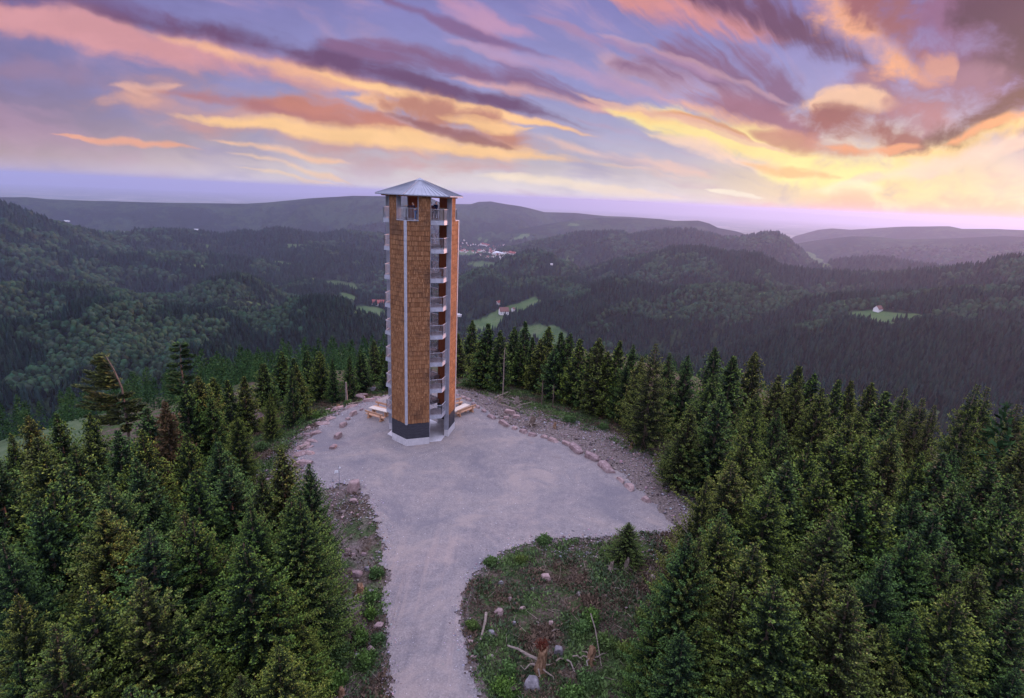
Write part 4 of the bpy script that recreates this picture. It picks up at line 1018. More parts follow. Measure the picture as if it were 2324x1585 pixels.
m1 = person((pm[0]+.1, pm[1]+1.0, ZS+.02), D2R(110), stand(.38, [(-.28, .50, 1.32), (-.25, .80, 1.36)], [(.20, .56, 1.30), (.10, .90, 1.38)], M_SKIN, M_NAVY, M_JEAN, M_HBLK), None,
    'person in dark shirt and blue jeans leaning with outstretched arms at the left lookout opening')
mb = MB(); mb.path([(-.15, .0, .98), (0, .15, 1.0), (.15, .0, .98), (0, -.14, .99), (-.15, 0, .98)], .045, .045, 6); mb.bar((0, -.14, .98), (.02, -.18, .62), .22, .03); mb.build('tied_shirt', M_PLAID, m1, smooth=True)
def at_px(X, d): # position on the platform at picture column X, d metres beyond tower centre line
    a = ray(X, 470); t = (TC[1]+d)/a[1]; return a[0]*t, a[1]*t
x, y = at_px(977.5, .9); person((x, y, ZS+.01), D2R(10), stand(.18, [(-.28, .35, 1.2), (-.2, .55, 1.15)], [(.28, .35, 1.2), (.2, .55, 1.15)], M_SKIN, M_RED, M_LTR, M_HBRN, True), None, 'person in a red jacket with long brown hair looking out over the far railing', s=.97)
x, y = at_px(984.5, 1.25); person((x, y, ZS+.01), D2R(-10), stand(.1, None, None, M_SKIN, M_PLAID, M_LTR, M_HBLD, False), None, 'shorter fair haired person standing between the red and the blue jacket', s=.88)
x, y = at_px(990.5, .8); person((x, y, ZS+.01), D2R(35), stand(.14, [(-.26, .3, 1.2), (-.2, .5, 1.1)], [(.28, .3, 1.2), (.24, .5, 1.12)], M_SKIN, M_BLUE, M_DKT, M_HBLK), None, 'person in a blue jacket and dark trousers seen from behind at the right railing', s=1.03)

# ------------------------------------------------------------------ picnic tables and benches beside the tower
def wbench(name, label, a, b, ang_back, grp='wooden benches beside the tower'):
    """a,b seat end positions; backrest on the side given by sign"""
    a = np.array(a[:2]); b = np.array(b[:2]); L = np.linalg.norm(b-a); rz = math.atan2(b[1]-a[1], b[0]-a[0])
    r = empty(name, ((a[0]+b[0])/2, (a[1]+b[1])/2, near_z(np.array([(a[0]+b[0])/2]), np.array([(a[1]+b[1])/2]))[0]+.03), rz); tag(r, label, 'bench', grp)
    s = ang_back
    m_ = MB(); m_.box((0, 0, .46), L, .40, .075); m_.build('seat', M_BENCH, r, .012)
    m_ = MB(); m_.box((0, s*.27, .86), L, .06, .24, rx=-s*.16); m_.build('backrest', M_BENCH, r, .012)
    for k in (-1, 1):
        m_ = MB(); x = k*L*.34
        m_.box((x, 0, .21), .16, .50, .42); m_.box((x, s*.22, .60), .14, .10, .62, rx=-s*.16); m_.box((x, .0, .06), .22, .62, .12); m_.build('leg', M_BENCH, r, .012)
    return r
def wtable(a, b, label):
    a = np.array(a[:2]); b = np.array(b[:2]); L = np.linalg.norm(b-a); rz = math.atan2(b[1]-a[1], b[0]-a[0])
    r = empty('picnic_table', ((a[0]+b[0])/2, (a[1]+b[1])/2, .03), rz); tag(r, label, 'table', 'picnic tables beside the tower')
    m_ = MB(); m_.box((0, 0, .76), L, .80, .08); m_.build('tabletop', M_PALE, r, .012)
    for k in (-1, 1):
        m_ = MB(); m_.box((k*L*.33, 0, .36), .18, .46, .72); m_.box((k*L*.33, 0, .06), .22, .72, .12); m_.build('leg', M_BENCH, r, .012)
    return r
def g3(x, y, z=0): return gp((x/3.5217+800)*.8189, (y/3.5217+1050)*.8189, z)
def g4(x, y, z=0): return gp((x/3.32+1250)*.8189, (y/3.32+1050)*.8189, z)
wtable(g3(800, 278, .76), g3(980, 322, .76), 'long pale picnic table between its two benches left of the tower')
wbench('wooden_bench', 'front wooden bench with backrest, left of the tower', g3(762, 335, .5), g3(935, 385, .5), -1)
wbench('wooden_bench', 'rear wooden bench with backrest behind the table left of the tower', g3(835, 262, .5), g3(1005, 305, .5), 1)
wtable(g4(-30, 318, .76), g4(150, 238, .76), 'long pale picnic table between its two benches right of the tower')
wbench('wooden_bench', 'front wooden bench with backrest, right of the tower', g4(45, 322, .5), g4(215, 262, .5), -1)
wbench('wooden_bench', 'rear wooden bench with backrest behind the table right of the tower', g4(-20, 240, .5), g4(105, 212, .5), 1)

# ------------------------------------------------------------------ signpost
b_ = gp((498/3.5217+800)*.8189, (1060/3.5217+1050)*.8189); zz = float(near_z(b_[0:1], b_[1:2])[0])
sg = empty('signpost', (b_[0], b_[1], zz), D2R(12)); tag(sg, 'thin dark signpost with small white direction boards beside the boulder', 'signpost')
m_ = MB(); m_.path([(0, 0, -.2), (0, 0, 2.35)], .03, .028, 8); m_.build('post', M_GPANEL, sg)
m_ = MB(); m_.hexa([(-.42, .03, 1.55), (-.04, .03, 1.62), (-.04, .05, 1.62), (-.42, .05, 1.55)], [(-.36, .03, 1.86), (-.04, .03, 1.84), (-.04, .05, 1.84), (-.36, .05, 1.86)]); m_.build('direction_board', M_WHITE, sg)
m_ = MB(); m_.box((.08, -.04, 2.12), .16, .02, .14); m_.build('small_plate', M_WHITE, sg)

# ------------------------------------------------------------------ rocks
def ico(sub=2):
    import bmesh
    bm = bmesh.new(); bmesh.ops.create_icosphere(bm, subdivisions=sub, radius=1.); 
    v = np.array([p.co[:] for p in bm.verts]); f = np.array([[q.index for q in fa.verts] for fa in bm.faces]); bm.free(); return v, f
ICO2 = ico(3); ICO1 = ico(1)
def rock_mesh(seed, sx, sy, sz, slab=.5, name='boulder', m_=None):
    slab_ = sz < sx*.46
    rs = np.random.default_rng(seed); v, f = ICO2; v = v.copy()
    # cut with random planes to get flat fracture faces
    pl = [(0, 0, 1, .42+.15*rs.random()), (0, 0, -1, .5)]
    for a in (rs.uniform(-.25, .25), 1.57+rs.uniform(-.3, .3), 3.14+rs.uniform(-.3, .3), 4.71+rs.uniform(-.3, .3)): pl.append((math.cos(a), math.sin(a), rs.uniform(-.1, .35), rs.uniform(.5, .62) if slab_ else rs.uniform(.66, .85)))
    for k in range(6):
        a = rs.uniform(0, 6.28); e = rs.uniform(-.3, 1.); pl.append((math.cos(a)*math.cos(e), math.sin(a)*math.cos(e), math.sin(e), rs.uniform(.52, .75)))
    for x, y, z, d in pl:
        n = np.array([x, y, z]); h = v@n-d; v -= np.outer(np.maximum(h, 0), n)
    v += (np.stack([fbm(v[:, 0]*2.2+seed, v[:, 1]*2.2+v[:, 2]*1.7+k*9, 3, seed+k) for k in range(3)], 1)-.5)*.07
    v = v/np.abs(v).max(0)*[sx/2, sy/2, sz/2]; v[:, 2] += sz*.30
    return mesh_np(name, v, f, m_ or M_ROCK)
ORD = ['first', 'second', 'third', 'fourth', 'fifth', 'sixth', 'seventh', 'eighth', 'ninth', 'tenth', 'eleventh', 'twelfth', 'thirteenth', 'fourteenth', 'fifteenth', 'sixteenth',
       'seventeenth', 'eighteenth', 'nineteenth', 'twentieth', 'twenty-first', 'twenty-second', 'twenty-third', 'twenty-fourth', 'twenty-fifth', 'twenty-sixth', 'twenty-seventh', 'twenty-eighth', 'twenty-ninth', 'thirtieth',
       'thirty-first', 'thirty-second', 'thirty-third', 'thirty-fourth', 'thirty-fifth', 'thirty-sixth', 'thirty-seventh', 'thirty-eighth', 'thirty-ninth', 'fortieth']
def gz(x, y): return float(near_z(np.array([x]), np.array([y]))[0])
def place(ob, X, Y, dz=0.):
    p = gp(X, Y); 
    for _ in range(6): p = gp(X, Y, gz(p[0], p[1]))
    ob.location = (p[0], p[1], p[2]+dz); return p
_seed = [100]
def rock(X, Y, wpx, ar=.6, hr=.45, rz=0., label=None, group=None, m_=None, name='rock', tilt=0.):
    _seed[0] += 1; p = gp(X, Y); dep = (p-CAM)@fw; w = wpx*dep/1250.
    ob = rock_mesh(_seed[0], w, w*ar, w*hr, name=name, m_=m_); place(ob, X, Y, .0); ob.rotation_euler = (tilt, 0, rz)
    tag(ob, label, 'rock', group); return ob
k_ = .8189
stones = [(60, 160, 34), (110, 180, 46), (160, 205, 52), (205, 240, 44), (245, 268, 46), (305, 305, 42), (370, 360, 92), (490, 425, 110), (585, 465, 52), (665, 495, 64), (745, 525, 68), (860, 542, 58), (935, 575, 98), (1065, 608, 96), (1145, 660, 150), (1300, 735, 158), (1420, 830, 158), (1560, 940, 88), (1640, 1010, 124), (1790, 1125, 78)]
for i, (x, y, w) in enumerate(stones):
    X, Y = (x/3.32+1250)*k_, (y/3.32+1050)*k_
    a = gp(X, Y); j = min(i+1, len(stones)-1); j0 = max(0, i-1)
    b = gp((stones[j][0]/3.32+1250)*k_, (stones[j][1]/3.32+1050)*k_); c = gp((stones[j0][0]/3.32+1250)*k_, (stones[j0][1]/3.32+1050)*k_)
    rz = math.atan2(b[1]-c[1], b[0]-c[0]); f = 1.0/max(.85, abs(math.cos(rz)))
    blk = 'low block' if w < 80 else 'long flat block'
    rock(X, Y, w/3.32*k_*f*1.15, .42 if w > 80 else .68, .30 if w > 80 else .45, rz+random.Random(i).uniform(-.2, .2), 'reddish %s, %s from the tower in the stone row along the right edge' % (blk, ORD[i]), 'stones edging the clearing')
lst = [(715, 308, 44, .5), (630, 352, 90, .5), (578, 400, 50, .7), (527, 465, 96, .55), (484, 572, 105, .5), (436, 676, 78, .7)]
for i, (x, y, w, ar) in enumerate(lst):
    rock((x/3.5217+800)*k_, (y/3.5217+1050)*k_, w/3.5217*k_*1.25, ar, .42, 1.0+.12*i, 'pinkish sandstone block, %s from the benches in the short row on the left edge' % ORD[i], 'stones edging the clearing')
rock((632/3.5217+800)*k_, (1085/3.5217+1050)*k_, 31, .9, 1.0, .4, 'big upright pinkish boulder on the earth mound by the signpost', 'boulders beside the road')
rock((635/3.5217+800)*k_, (1198/3.5217+1050)*k_, 21, .7, .4, .2, 'flat pale slab lying just below the big upright boulder', 'boulders beside the road')
rock((530/3.5217+800)*k_, (1372/3.5217+1050)*k_, 13, .7, .7, 1.2, 'small pink stone on the bare slope below the flat slab', 'boulders beside the road')
def R5(x, y, w, lab, **k): rock((x/3.2686+800)*k_, (y/3.2686+1450)*k_, w/3.2686*k_, label=lab, group='boulders beside the road', **k)
R5(460, 288, 52, 'small rounded grey stone at the spruce edge left of the road', ar=.8, hr=.6, m_=M_GROCK)
R5(535, 245, 60, 'brownish stone above the pair of small rocks left of the road', ar=.7)
R5(585, 288, 42, 'left one of two small rocks side by side left of the road', ar=.8)
R5(680, 288, 54, 'right one of two small rocks side by side left of the road', ar=.8)
R5(706, 422, 54, 'rounded grey stone above the orange stump left of the road', ar=.8, hr=.7, m_=M_GROCK)
R5(615, 472, 120, 'dark broad rock half buried above the orange stump', ar=.6, hr=.4)
R5(752, 650, 84, 'bright white angular rock beside the orange stump', ar=.8, hr=.8, m_=M_GROCK)
R5(812, 945, 92, 'pink rock touching the left gravel verge, in shade', ar=.7, hr=.5)
R5(735, 1095, 42, 'small grey stone above the pair of white rocks', ar=.8, m_=M_GROCK)
R5(748, 1168, 92, 'larger pale pink rock next to the left verge among shrubs', ar=.6, hr=.7, rz=-.8)
R5(615, 1222, 84, 'grey rock leaning left of the pale pink rock among shrubs', ar=.6, hr=.7, m_=M_GROCK, rz=.7)
def R6(x, y, w, lab, **k): rock((x/3.0987+1250)*k_, (y/3.0987+1450)*k_, w/3.0987*k_, label=lab, group='stones in the brush beside the road', **k)
for x, y, w, lab, k in [(430, 515, 56, 'pale flat stone at the left end of the stones high in the brush', dict(m_=M_GROCK)), (700, 492, 42, 'small pale stone left of the squarish grey boulder', dict(m_=M_GROCK)),
    (812, 478, 90, 'squarish grey boulder high in the brush right of the road', dict(hr=.6, ar=.8)), (700, 572, 32, 'tiny pointed stone below the squarish boulder', dict(hr=.9, m_=M_GROCK)),
    (612, 742, 72, 'dark reddish stone in the middle of the brush', {}), (415, 780, 92, 'dark mossy boulder with pale patches near the road edge', dict(hr=.6, ar=.8)),
    (548, 690, 26, 'tiny pale stone above the dark reddish stone', dict(m_=M_GROCK)), (505, 655, 54, 'dark earth-coloured stone above the mossy boulder', {}),
    (545, 868, 42, 'round pale stone below the mossy boulder', dict(m_=M_GROCK, hr=.8)), (345, 948, 76, 'flat grey stone close to the fallen log', dict(m_=M_GROCK)),
    (858, 872, 46, 'small upright grey stone in the middle of the brush', dict(hr=1., ar=.8)), (918, 1122, 84, 'upright lilac-grey rock just right of the big upturned stump', dict(hr=1., ar=.8, m_=M_GROCK)),
    (692, 1402, 150, 'largest grey rock at the bottom of the brush', dict(hr=.6, ar=.8, m_=M_GROCK)), (195, 1162, 70, 'reddish flat stone on the right road verge beside the gravel', {}),
    (170, 1026, 66, 'dull pink stone on the right road verge below the log', {}), (1900, 1098, 70, 'grey rock half hidden at the foot of the bright right spruces', dict(hr=.7)),
    (1170, 258, 36, 'small white stone near the top edge of the brush', dict(m_=M_GROCK)), (1700, 240, 40, 'pale stone right of the round young spruce', dict(m_=M_GROCK))]:
    R6(x, y, w, lab, **k)
for x, y, w, lab, k in [(545, 322, 100, 'slanting brown slab in the root pile behind the stone row', dict(ar=.45, rz=-.5)), (602, 358, 64, 'reddish block below the slanting slab in the root pile', {}),
    (505, 365, 52, 'low block left of the reddish one in the root pile', {}), (692, 386, 34, 'bright white stone beside the round root ball', dict(m_=M_GROCK, hr=.7)), (1160, 412, 60, 'pale flat stone in the grass under the spruces', dict(m_=M_GROCK, ar=.5)), (1955, 935, 48, 'pale flat stone at the spruce edge of the gravel bank', dict(m_=M_GROCK, ar=.5))]:
    rock((x/3.32+1250)*k_, (y/3.32+1050)*k_, w/3.32*k_*1.1, label=lab, group='stones behind the row', **k)
rock(842, 888, 24, .6, .5, .1, 'grey rounded boulder at the rear edge of the clearing left of the tower', 'stones behind the row', m_=M_GROCK)
rock(594, 948, 62, .5, .45, .5, 'long dark boulder lying in the grass left of the clearing', 'stones behind the row')
# slabs along the left embankment
emb = [(826, 896), (858, 900), (812, 908), (786, 914), (838, 912), (768, 926), (750, 930), (796, 926), (736, 944), (752, 950), (716, 956), (730, 966), (706, 970), (718, 984), (700, 990), (694, 1004), (712, 1000), (690, 1018), (704, 1016), (684, 1034), (698, 1034), (680, 1052), (694, 1052)]
for i, (X, Y) in enumerate(emb):
    q = random.Random(i*7+1); rock(X+q.uniform(-5, 5), Y+q.uniform(-4, 4), q.uniform(18, 38), q.uniform(.3, .55), q.uniform(.16, .3), q.uniform(-.2, .9), 'thin broken slab, %s from the tower down the left embankment' % ORD[i], 'slabs on the left embankment', tilt=q.uniform(-.35, .35))

# stones too many to count: verge gravel and rubble
def scatter_stones(name, label, pts, sizes, cols, flat=.6):
    v0, f0 = ICO1; v0 = v0*1.; n = len(pts); rs = np.random.default_rng(len(name))
    jit = 1+rs.uniform(-.28, .28, (n, len(v0), 1)); ph = rs.uniform(0, 6.28, n); c, s = np.cos(ph), np.sin(ph)
    V_ = v0[None]*jit*np.stack([sizes, sizes*rs.uniform(.5, .9, n), sizes*rs.uniform(flat*.6, flat*1.2, n)], 1)[:, None, :]
    x = V_[..., 0]*c[:, None]-V_[..., 1]*s[:, None]; y = V_[..., 0]*s[:, None]+V_[..., 1]*c[:, None]; V_[..., 0] = x; V_[..., 1] = y
    V_ += pts[:, None, :]
    F_ = (f0[None]+(np.arange(n)*len(v0))[:, None, None]).reshape(-1, 3)
    tag(mesh_np(name, V_.reshape(-1, 3), F_, M_COVER, attrs={'col': np.repeat(cols, len(v0), 0)}), label, 'gravel', kind='stuff')
def samples_near(n, box, fn, seed):
    rs = np.random.default_rng(seed); x = rs.uniform(box[0], box[1], n); y = rs.uniform(box[2], box[3], n); k = fn(x, y, rs.uniform(0, 1, n)); return x[k], y[k]
def edge_fn(x, y, u):
    d = dpoly(PLATW, x, y)*np.where(inpoly(PLATW, x, y), 1, -1)
    p = np.exp(-((d-.15)/.55)**2)*(.35+.65*sst(fbm(x/2., y/2., 2, 61), .35, .6)); road = y < 36
    bank = (x > 3)&(y > 36)&(d < 0)&(d > -3.5)
    p = np.where(inpoly(BANK, x, y) & inpoly(PLATW, x, y), .16, p); p = np.where(bank, .35, p); p = np.where((d < -.2) & (x < -8) & (y > 40) & (d > -4), .35, p)
    return u < p
x, y = samples_near(190000, (-34, 26, 12, 82), edge_fn, 8); n = len(x); rs = np.random.default_rng(3)
cols = np.array([.24, .22, .235])*rs.uniform(.4, 1.8, n)[:, None]*(1+rs.uniform(-.12, .12, (n, 3))); pk = rs.random(n) < .3; cols[pk] *= [1.1, .85, .8]
scatter_stones('verge_gravel', 'loose grey and white gravel along the edges of road and clearing', np.stack([x, y, near_z(x, y)+.03], 1), rs.uniform(.02, .055, n)*np.where(rs.random(n) < .1, 1.9, 1)*np.where(y > 34, 1.5, 1), np.clip(cols, 0, .8))
def rub_fn(x, y, u):
    d = dpoly(PLATW, x, y); ins = inpoly(PLATW, x, y); mound = inpoly(CLEAR[3], x, y)
    p = np.where((~ins) & (d < 5.5) & (y > 38), .35, 0); p = np.where(inpoly(BANK, x, y) & ins, .45, p); p = np.where(mound, .30, p); p = np.where(inpoly(ISL, x, y), .05, p); p = np.where(inpoly(CLEAR[1], x, y) & ~ins, np.maximum(p, .12), p)
    return u < p
x, y = samples_near(26000, (-34, 30, 12, 86), rub_fn, 9); n = len(x); rs = np.random.default_rng(4)
cols = np.array([.16, .128, .12])*rs.uniform(.35, 1.7, n)[:, None]*(1+rs.uniform(-.1, .1, (n, 3)))
scatter_stones('rubble', 'small broken red stones and earth clods round the clearing', np.stack([x, y, near_z(x, y)+.02], 1), rs.uniform(.05, .16, n)*np.where(rs.random(n) < .08, 2, 1), np.clip(cols, 0, .8), .5)
# a few pebbles out on the gravel
x, y = samples_near(5000, (-26, 22, 14, 74), lambda x, y, u: inpoly(PLATW, x, y), 11); n = len(x); rs = np.random.default_rng(6)
scatter_stones('loose_pebbles', 'scattered pebbles lying on the packed gravel', np.stack([x, y, near_z(x, y)+.045], 1), rs.uniform(.015, .04, n), np.clip(np.array([.36, .33, .35])*rs.uniform(.3, 1.9, n)[:, None], 0, .8))

# ------------------------------------------------------------------ logs, stumps, posts
def log(X0, Y0, X1, Y1, r, label, cat='log', name='fallen_log', m_=None, z0=.1, z1=.1):
    a = gp(X0, Y0); b = gp(X1, Y1); a[2] = gz(a[0], a[1])+z0; b[2] = gz(b[0], b[1])+z1; mid = (a+b)/2+np.array([.06, .05, .04])
    mb = MB(); mb.path([a-mid, (a-mid)*.3+[.03, .05, .03], (b-mid)*.4, b-mid], r, r*.6, 7); o = mb.build(name, m_ or M_DEAD, smooth=True); o.location = mid; tag(o, label, cat, 'fallen wood'); return o
def z6(x, y): return (x/3.0987+1250)*k_, (y/3.0987+1450)*k_
def z4(x, y): return (x/3.32+1250)*k_, (y/3.32+1050)*k_
def z3(x, y): return (x/3.5217+800)*k_, (y/3.5217+1050)*k_
def z5(x, y): return (x/3.2686+800)*k_, (y/3.2686+1450)*k_
log(*z6(300, 800), *z6(252, 1015), .10, 'pale barkless log lying in the brush close to the right road edge', z0=.25)
log(*z6(860, 945), *z6(935, 925), .04, 'thin pale branch lying in the middle of the brush')
log(*z6(1195, 560), *z6(1240, 590), .035, 'short pale twig near the centre top of the brush')
log(*z6(990, 1210), *z6(1060, 1290), .05, 'pale split branch to the right of the big upturned stump', z0=.3)
log(*z6(1180, 960), *z6(1290, 1240), .035, 'long thin bare branch standing over the second stump', z0=1.6, z1=.1)
log(*z6(900, 1220), *z6(970, 1180), .05, 'short pale branch piece touching the upturned stump', z0=.3)
log(*z6(1040, 1180), *z6(1130, 1190), .05, 'pale root piece between the two stumps', z0=.3)
log(*z6(1588, 625), *z6(1590, 665), .03, 'short white upright stick in the dark brush', z0=.7)
log(*z6(1480, 600), *z6(1380, 560), .04, 'grey stick lying under the round young spruce')
log(*z5(580, 700), *z5(690, 672), .05, 'pale branch across the slope below the orange stump')
log(*z4(400, 210), *z4(520, 170), .10, 'pale log on top of the root pile behind the stone row', z0=.5, z1=.8)
log(*z4(430, 250), *z4(640, 300), .09, 'grey log slanting down through the root pile', z0=.3)
log(*z4(560, 200), *z4(640, 245), .08, 'short log at the far side of the root pile', z0=.5)
log(*z4(600, 270), *z4(740, 250), .07, 'thin log at the right end of the root pile', z0=.3, z1=.6)
log(*z4(480, 330), *z4(560, 400), .06, 'brown log at the near side of the root pile', z0=.2)
log(*z4(640, 430), *z4(720, 440), .05, 'pale split piece under the white stone', z0=.2)
log(*z3(560, 225), *z3(660, 205), .10, 'brownish log at the rear left edge of the clearing', z0=.2)
log(*z3(620, 245), *z3(700, 225), .07, 'thin pale log beside the rear left edge of the clearing', z0=.2)
log(*z3(80, 440), *z3(130, 415), .08, 'short pale log in the green brush left of the embankment', z0=.2)
log(*z3(280, 385), *z3(400, 355), .10, 'grey log lying along the top of the left embankment', z0=.2)
log(*z3(120, 700), *z3(215, 640), .10, 'dark plank-like log low on the left embankment', z0=.2)
def stump(X, Y, wpx, h, label, mats=(None, None), roots=6, seed=1, up=False, redtop=False):
    p = gp(X, Y); p[2] = gz(p[0], p[1]); w = wpx*((p-CAM)@fw)/1250.; q = random.Random(seed)
    r = empty('tree_stump', tuple(p)); tag(r, label, 'stump', 'stumps left from felling')
    mb = MB(); n = 12; rings = []
    for i, (z, s) in enumerate(((-.1, 1.25), (.12, .95), (h*.5, .72), (h*.85, .68), (h, .5))):
        rings.append([(math.cos(2*math.pi*k/n)*w*.33*s*q.uniform(.8, 1.2)+z*.1, math.sin(2*math.pi*k/n)*w*.33*s*q.uniform(.8, 1.2), z+(q.uniform(-.18, .3)*h if i >= 3 else 0)) for k in range(n)])
    for a, b in zip(rings, rings[1:]):
        for k in range(n): mb.quad([a[k], a[(k+1) % n], b[(k+1) % n], b[k]])
    mb.quad(rings[-1]); mb.build('stump_wood', mats[0] or M_ROT, r)
    for k in range(roots):
        a = 2*math.pi*k/roots+q.uniform(-.3, .3); L = w*q.uniform(.5, 1.1); e = q.uniform(.1, .8) if up else q.uniform(-.05, .25)
        mb = MB(); mb.path([(math.cos(a)*w*.15, math.sin(a)*w*.15, h*.3), (math.cos(a)*L*.5, math.sin(a)*L*.5, h*.25+e*.3), (math.cos(a+.3)*L*.8, math.sin(a+.3)*L*.8, e*.6+.05), (math.cos(a+.1)*L, math.sin(a+.1)*L, e)], w*.06, w*.012, 5)
        mb.build('root', mats[1] or M_DEAD, r, smooth=True)
    return r
s1 = stump(*z6(760, 1280), 44, 1.5, 'big upturned stump with torn orange wood and reaching roots at the bottom of the brush', seed=3, up=True)
mb = MB(); mb.path([(0, 0, .8), (-.7, .2, .95), (-1.3, .35, 1.2), (-1.9, .4, 1.35)], .10, .05, 6); mb.build('root', M_DEAD, s1, smooth=True)
mb = MB()
q = random.Random(4)
for i in range(260):
    a = q.uniform(0, 6.28); rr_ = q.uniform(0, .38); c = Vector((.05+math.cos(a)*rr_, .3+math.sin(a)*rr_, 1.5+q.uniform(-.15, .3))); mb.bar(c, c+Vector((q.uniform(-.12, .12), q.uniform(-.12, .12), q.uniform(-.03, .15))), .02, .03)
mb.build('dead_needles', M_REDN, s1)
stump(*z6(1195, 1190), 34, .9, 'second reddish stump with grey splinters right of the big upturned one', seed=5, up=True)
stump(*z6(1500, 400), 22, .8, 'pale weathered stump right under the round young spruce', (M_DEAD, M_DEAD), seed=7)
stump(*z6(1368, 410), 20, .7, 'grey split stump left below the round young spruce', (M_DEAD, M_DEAD), seed=8)
stump(*z6(1705, 425), 14, .4, 'small pale stump in the bare twigs near the right spruces', (M_DEAD, M_DEAD), seed=9, roots=5)
stump(*z5(640, 640), 34, .7, 'orange stump with bare roots on the slope left of the road', seed=11)
stump(*z5(470, 1545), 30, .6, 'reddish stump at the bottom edge left of the road', seed=12)
stump(*z4(745, 428), 26, 1.0, 'round dark root ball with earth behind the stone row', (M_BARK, M_DEAD), seed=13, up=True, roots=14)
stump(*z4(950, 452), 14, .6, 'small orange stump on the gravel bank behind the stone row', seed=14, roots=5)
stump(*z4(450, 215), 22, .7, 'pale stump with spread roots topping the root pile', (M_DEAD, M_DEAD), seed=15, up=True, roots=12)
stump(*z4(600, 225), 20, .9, 'grey stump leaning at the rear of the root pile', (M_DEAD, M_DEAD), seed=16, up=True, roots=10)
stump(*z4(1655, 640), 14, .8, 'narrow brown stump under the dark right spruces', seed=17, roots=5)
stump(*z3(480, 235), 20, .5, 'orange stump in the bramble at the rear left edge', seed=18, roots=7)
def pole(X, Yb, Yt, r, label, cat='dead tree', name='dead_trunk', m_=None):
    b = gp(X, Yb); b = np.array([b[0], b[1], gz(b[0], b[1])]); d = ray(X, Yt); t = math.hypot(b[0], b[1])/math.hypot(d[0], d[1]); h = CH+d[2]*t-b[2]
    mb = MB(); mb.path([(0, 0, -.3), (.03, 0, h*.4), (-.02, .02, h*.8), (.01, 0, h)], r, r*.5, 8)
    for i in range(14): a = i*2.4; z = h*(.25+.05*i); mb.bar((0, 0, z), (math.cos(a)*.35, math.sin(a)*.35, z+.06), .02)
    o = mb.build(name, m_ or M_BARK, smooth=True); o.location = b; tag(o, label, cat); return o
pole(786, 895, 868, .17, 'short bare grey trunk standing before the spruces left of the tower', m_=M_DEAD)
pole(1140.5, 903, 792, .09, 'tall thin bare trunk right of the tower behind the root pile', m_=M_DEAD)
pole(1229, 915, 862, .08, 'shorter bare trunk under the spruces right of the tower', m_=M_BARK)
pole(1254, 922, 872, .07, 'second bare trunk under the spruces, beside the darker one', m_=M_BARK)

# ------------------------------------------------------------------ spruces
def make_tree_meshes(seed, h, R, whorls, per, step, tw, mat_=None, **k):
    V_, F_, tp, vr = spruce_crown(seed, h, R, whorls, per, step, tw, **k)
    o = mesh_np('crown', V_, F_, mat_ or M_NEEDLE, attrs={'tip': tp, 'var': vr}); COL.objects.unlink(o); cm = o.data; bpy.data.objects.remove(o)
    mb = MB(); q = random.Random(seed)
    mb.path([(0, 0, -1.5), (q.uniform(-.05, .05), q.uniform(-.05, .05), h*.35), (q.uniform(-.06, .06), 0, h*.7), (0, 0, h*.99)], h*.016+.05, .015, 7)
    for i in range(26): a = i*2.4; z = h*(.04+.03*i); L = R*(1-z/h)*.6; mb.path([(0, 0, z), (math.cos(a)*L, math.sin(a)*L, z-.1*L)], .03, .008, 4)
    t = mb.build('trunk', M_BARK, smooth=True); tm = t.data; COL.objects.unlink(t); bpy.data.objects.remove(t)
    return cm, tm, h
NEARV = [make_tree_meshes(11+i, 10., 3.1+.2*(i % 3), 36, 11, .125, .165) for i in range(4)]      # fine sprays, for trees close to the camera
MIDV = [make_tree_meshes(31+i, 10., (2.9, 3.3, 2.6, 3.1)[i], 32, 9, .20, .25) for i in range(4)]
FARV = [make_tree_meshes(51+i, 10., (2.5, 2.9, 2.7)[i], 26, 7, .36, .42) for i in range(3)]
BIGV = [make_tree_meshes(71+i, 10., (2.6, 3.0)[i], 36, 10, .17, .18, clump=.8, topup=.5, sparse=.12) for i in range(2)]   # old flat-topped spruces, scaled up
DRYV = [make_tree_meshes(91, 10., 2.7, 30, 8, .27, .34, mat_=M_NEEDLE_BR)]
TREES = []
def add_tree(v, x, y, z, h, wid=1., rz=0., lean=0.):
    cm, tm, h0 = v; r = empty('spruce_tree', (x, y, z), rz); s = h/h0; r.scale = (s*wid, s*wid, s)
    r.rotation_euler = (lean*math.cos(rz*3), lean*math.sin(rz*3), rz)
    for nm, me in (('crown', cm), ('trunk', tm)):
        o = bpy.data.objects.new(nm, me); COL.objects.link(o); o.parent = r
    return r
def solve(X, Y, h):
    """where a tree of height h stands so that its top is seen at X, Y"""
    p = hit(X, Y, 7., 249., h, 260); return p
zL = lambda x, y: (x*.3171, y*.3171+737); zB = lambda x, y: (x*.3524, y*.3524+1105.5); zM = lambda x, y: (x*.3877, y*.3877+409.5)
zR4 = lambda x, y: (x*.2819+1023.7, y*.2819+409.5); zR5 = lambda x, y: (x*.2953+1637.8, y*.2953+491.3); zR6 = lambda x, y: (x*.3834+1433.1, y*.3834+818.9); zR7 = lambda x, y: (x*.3834+1433.1, y*.3834+1187.5)
AP_ = []
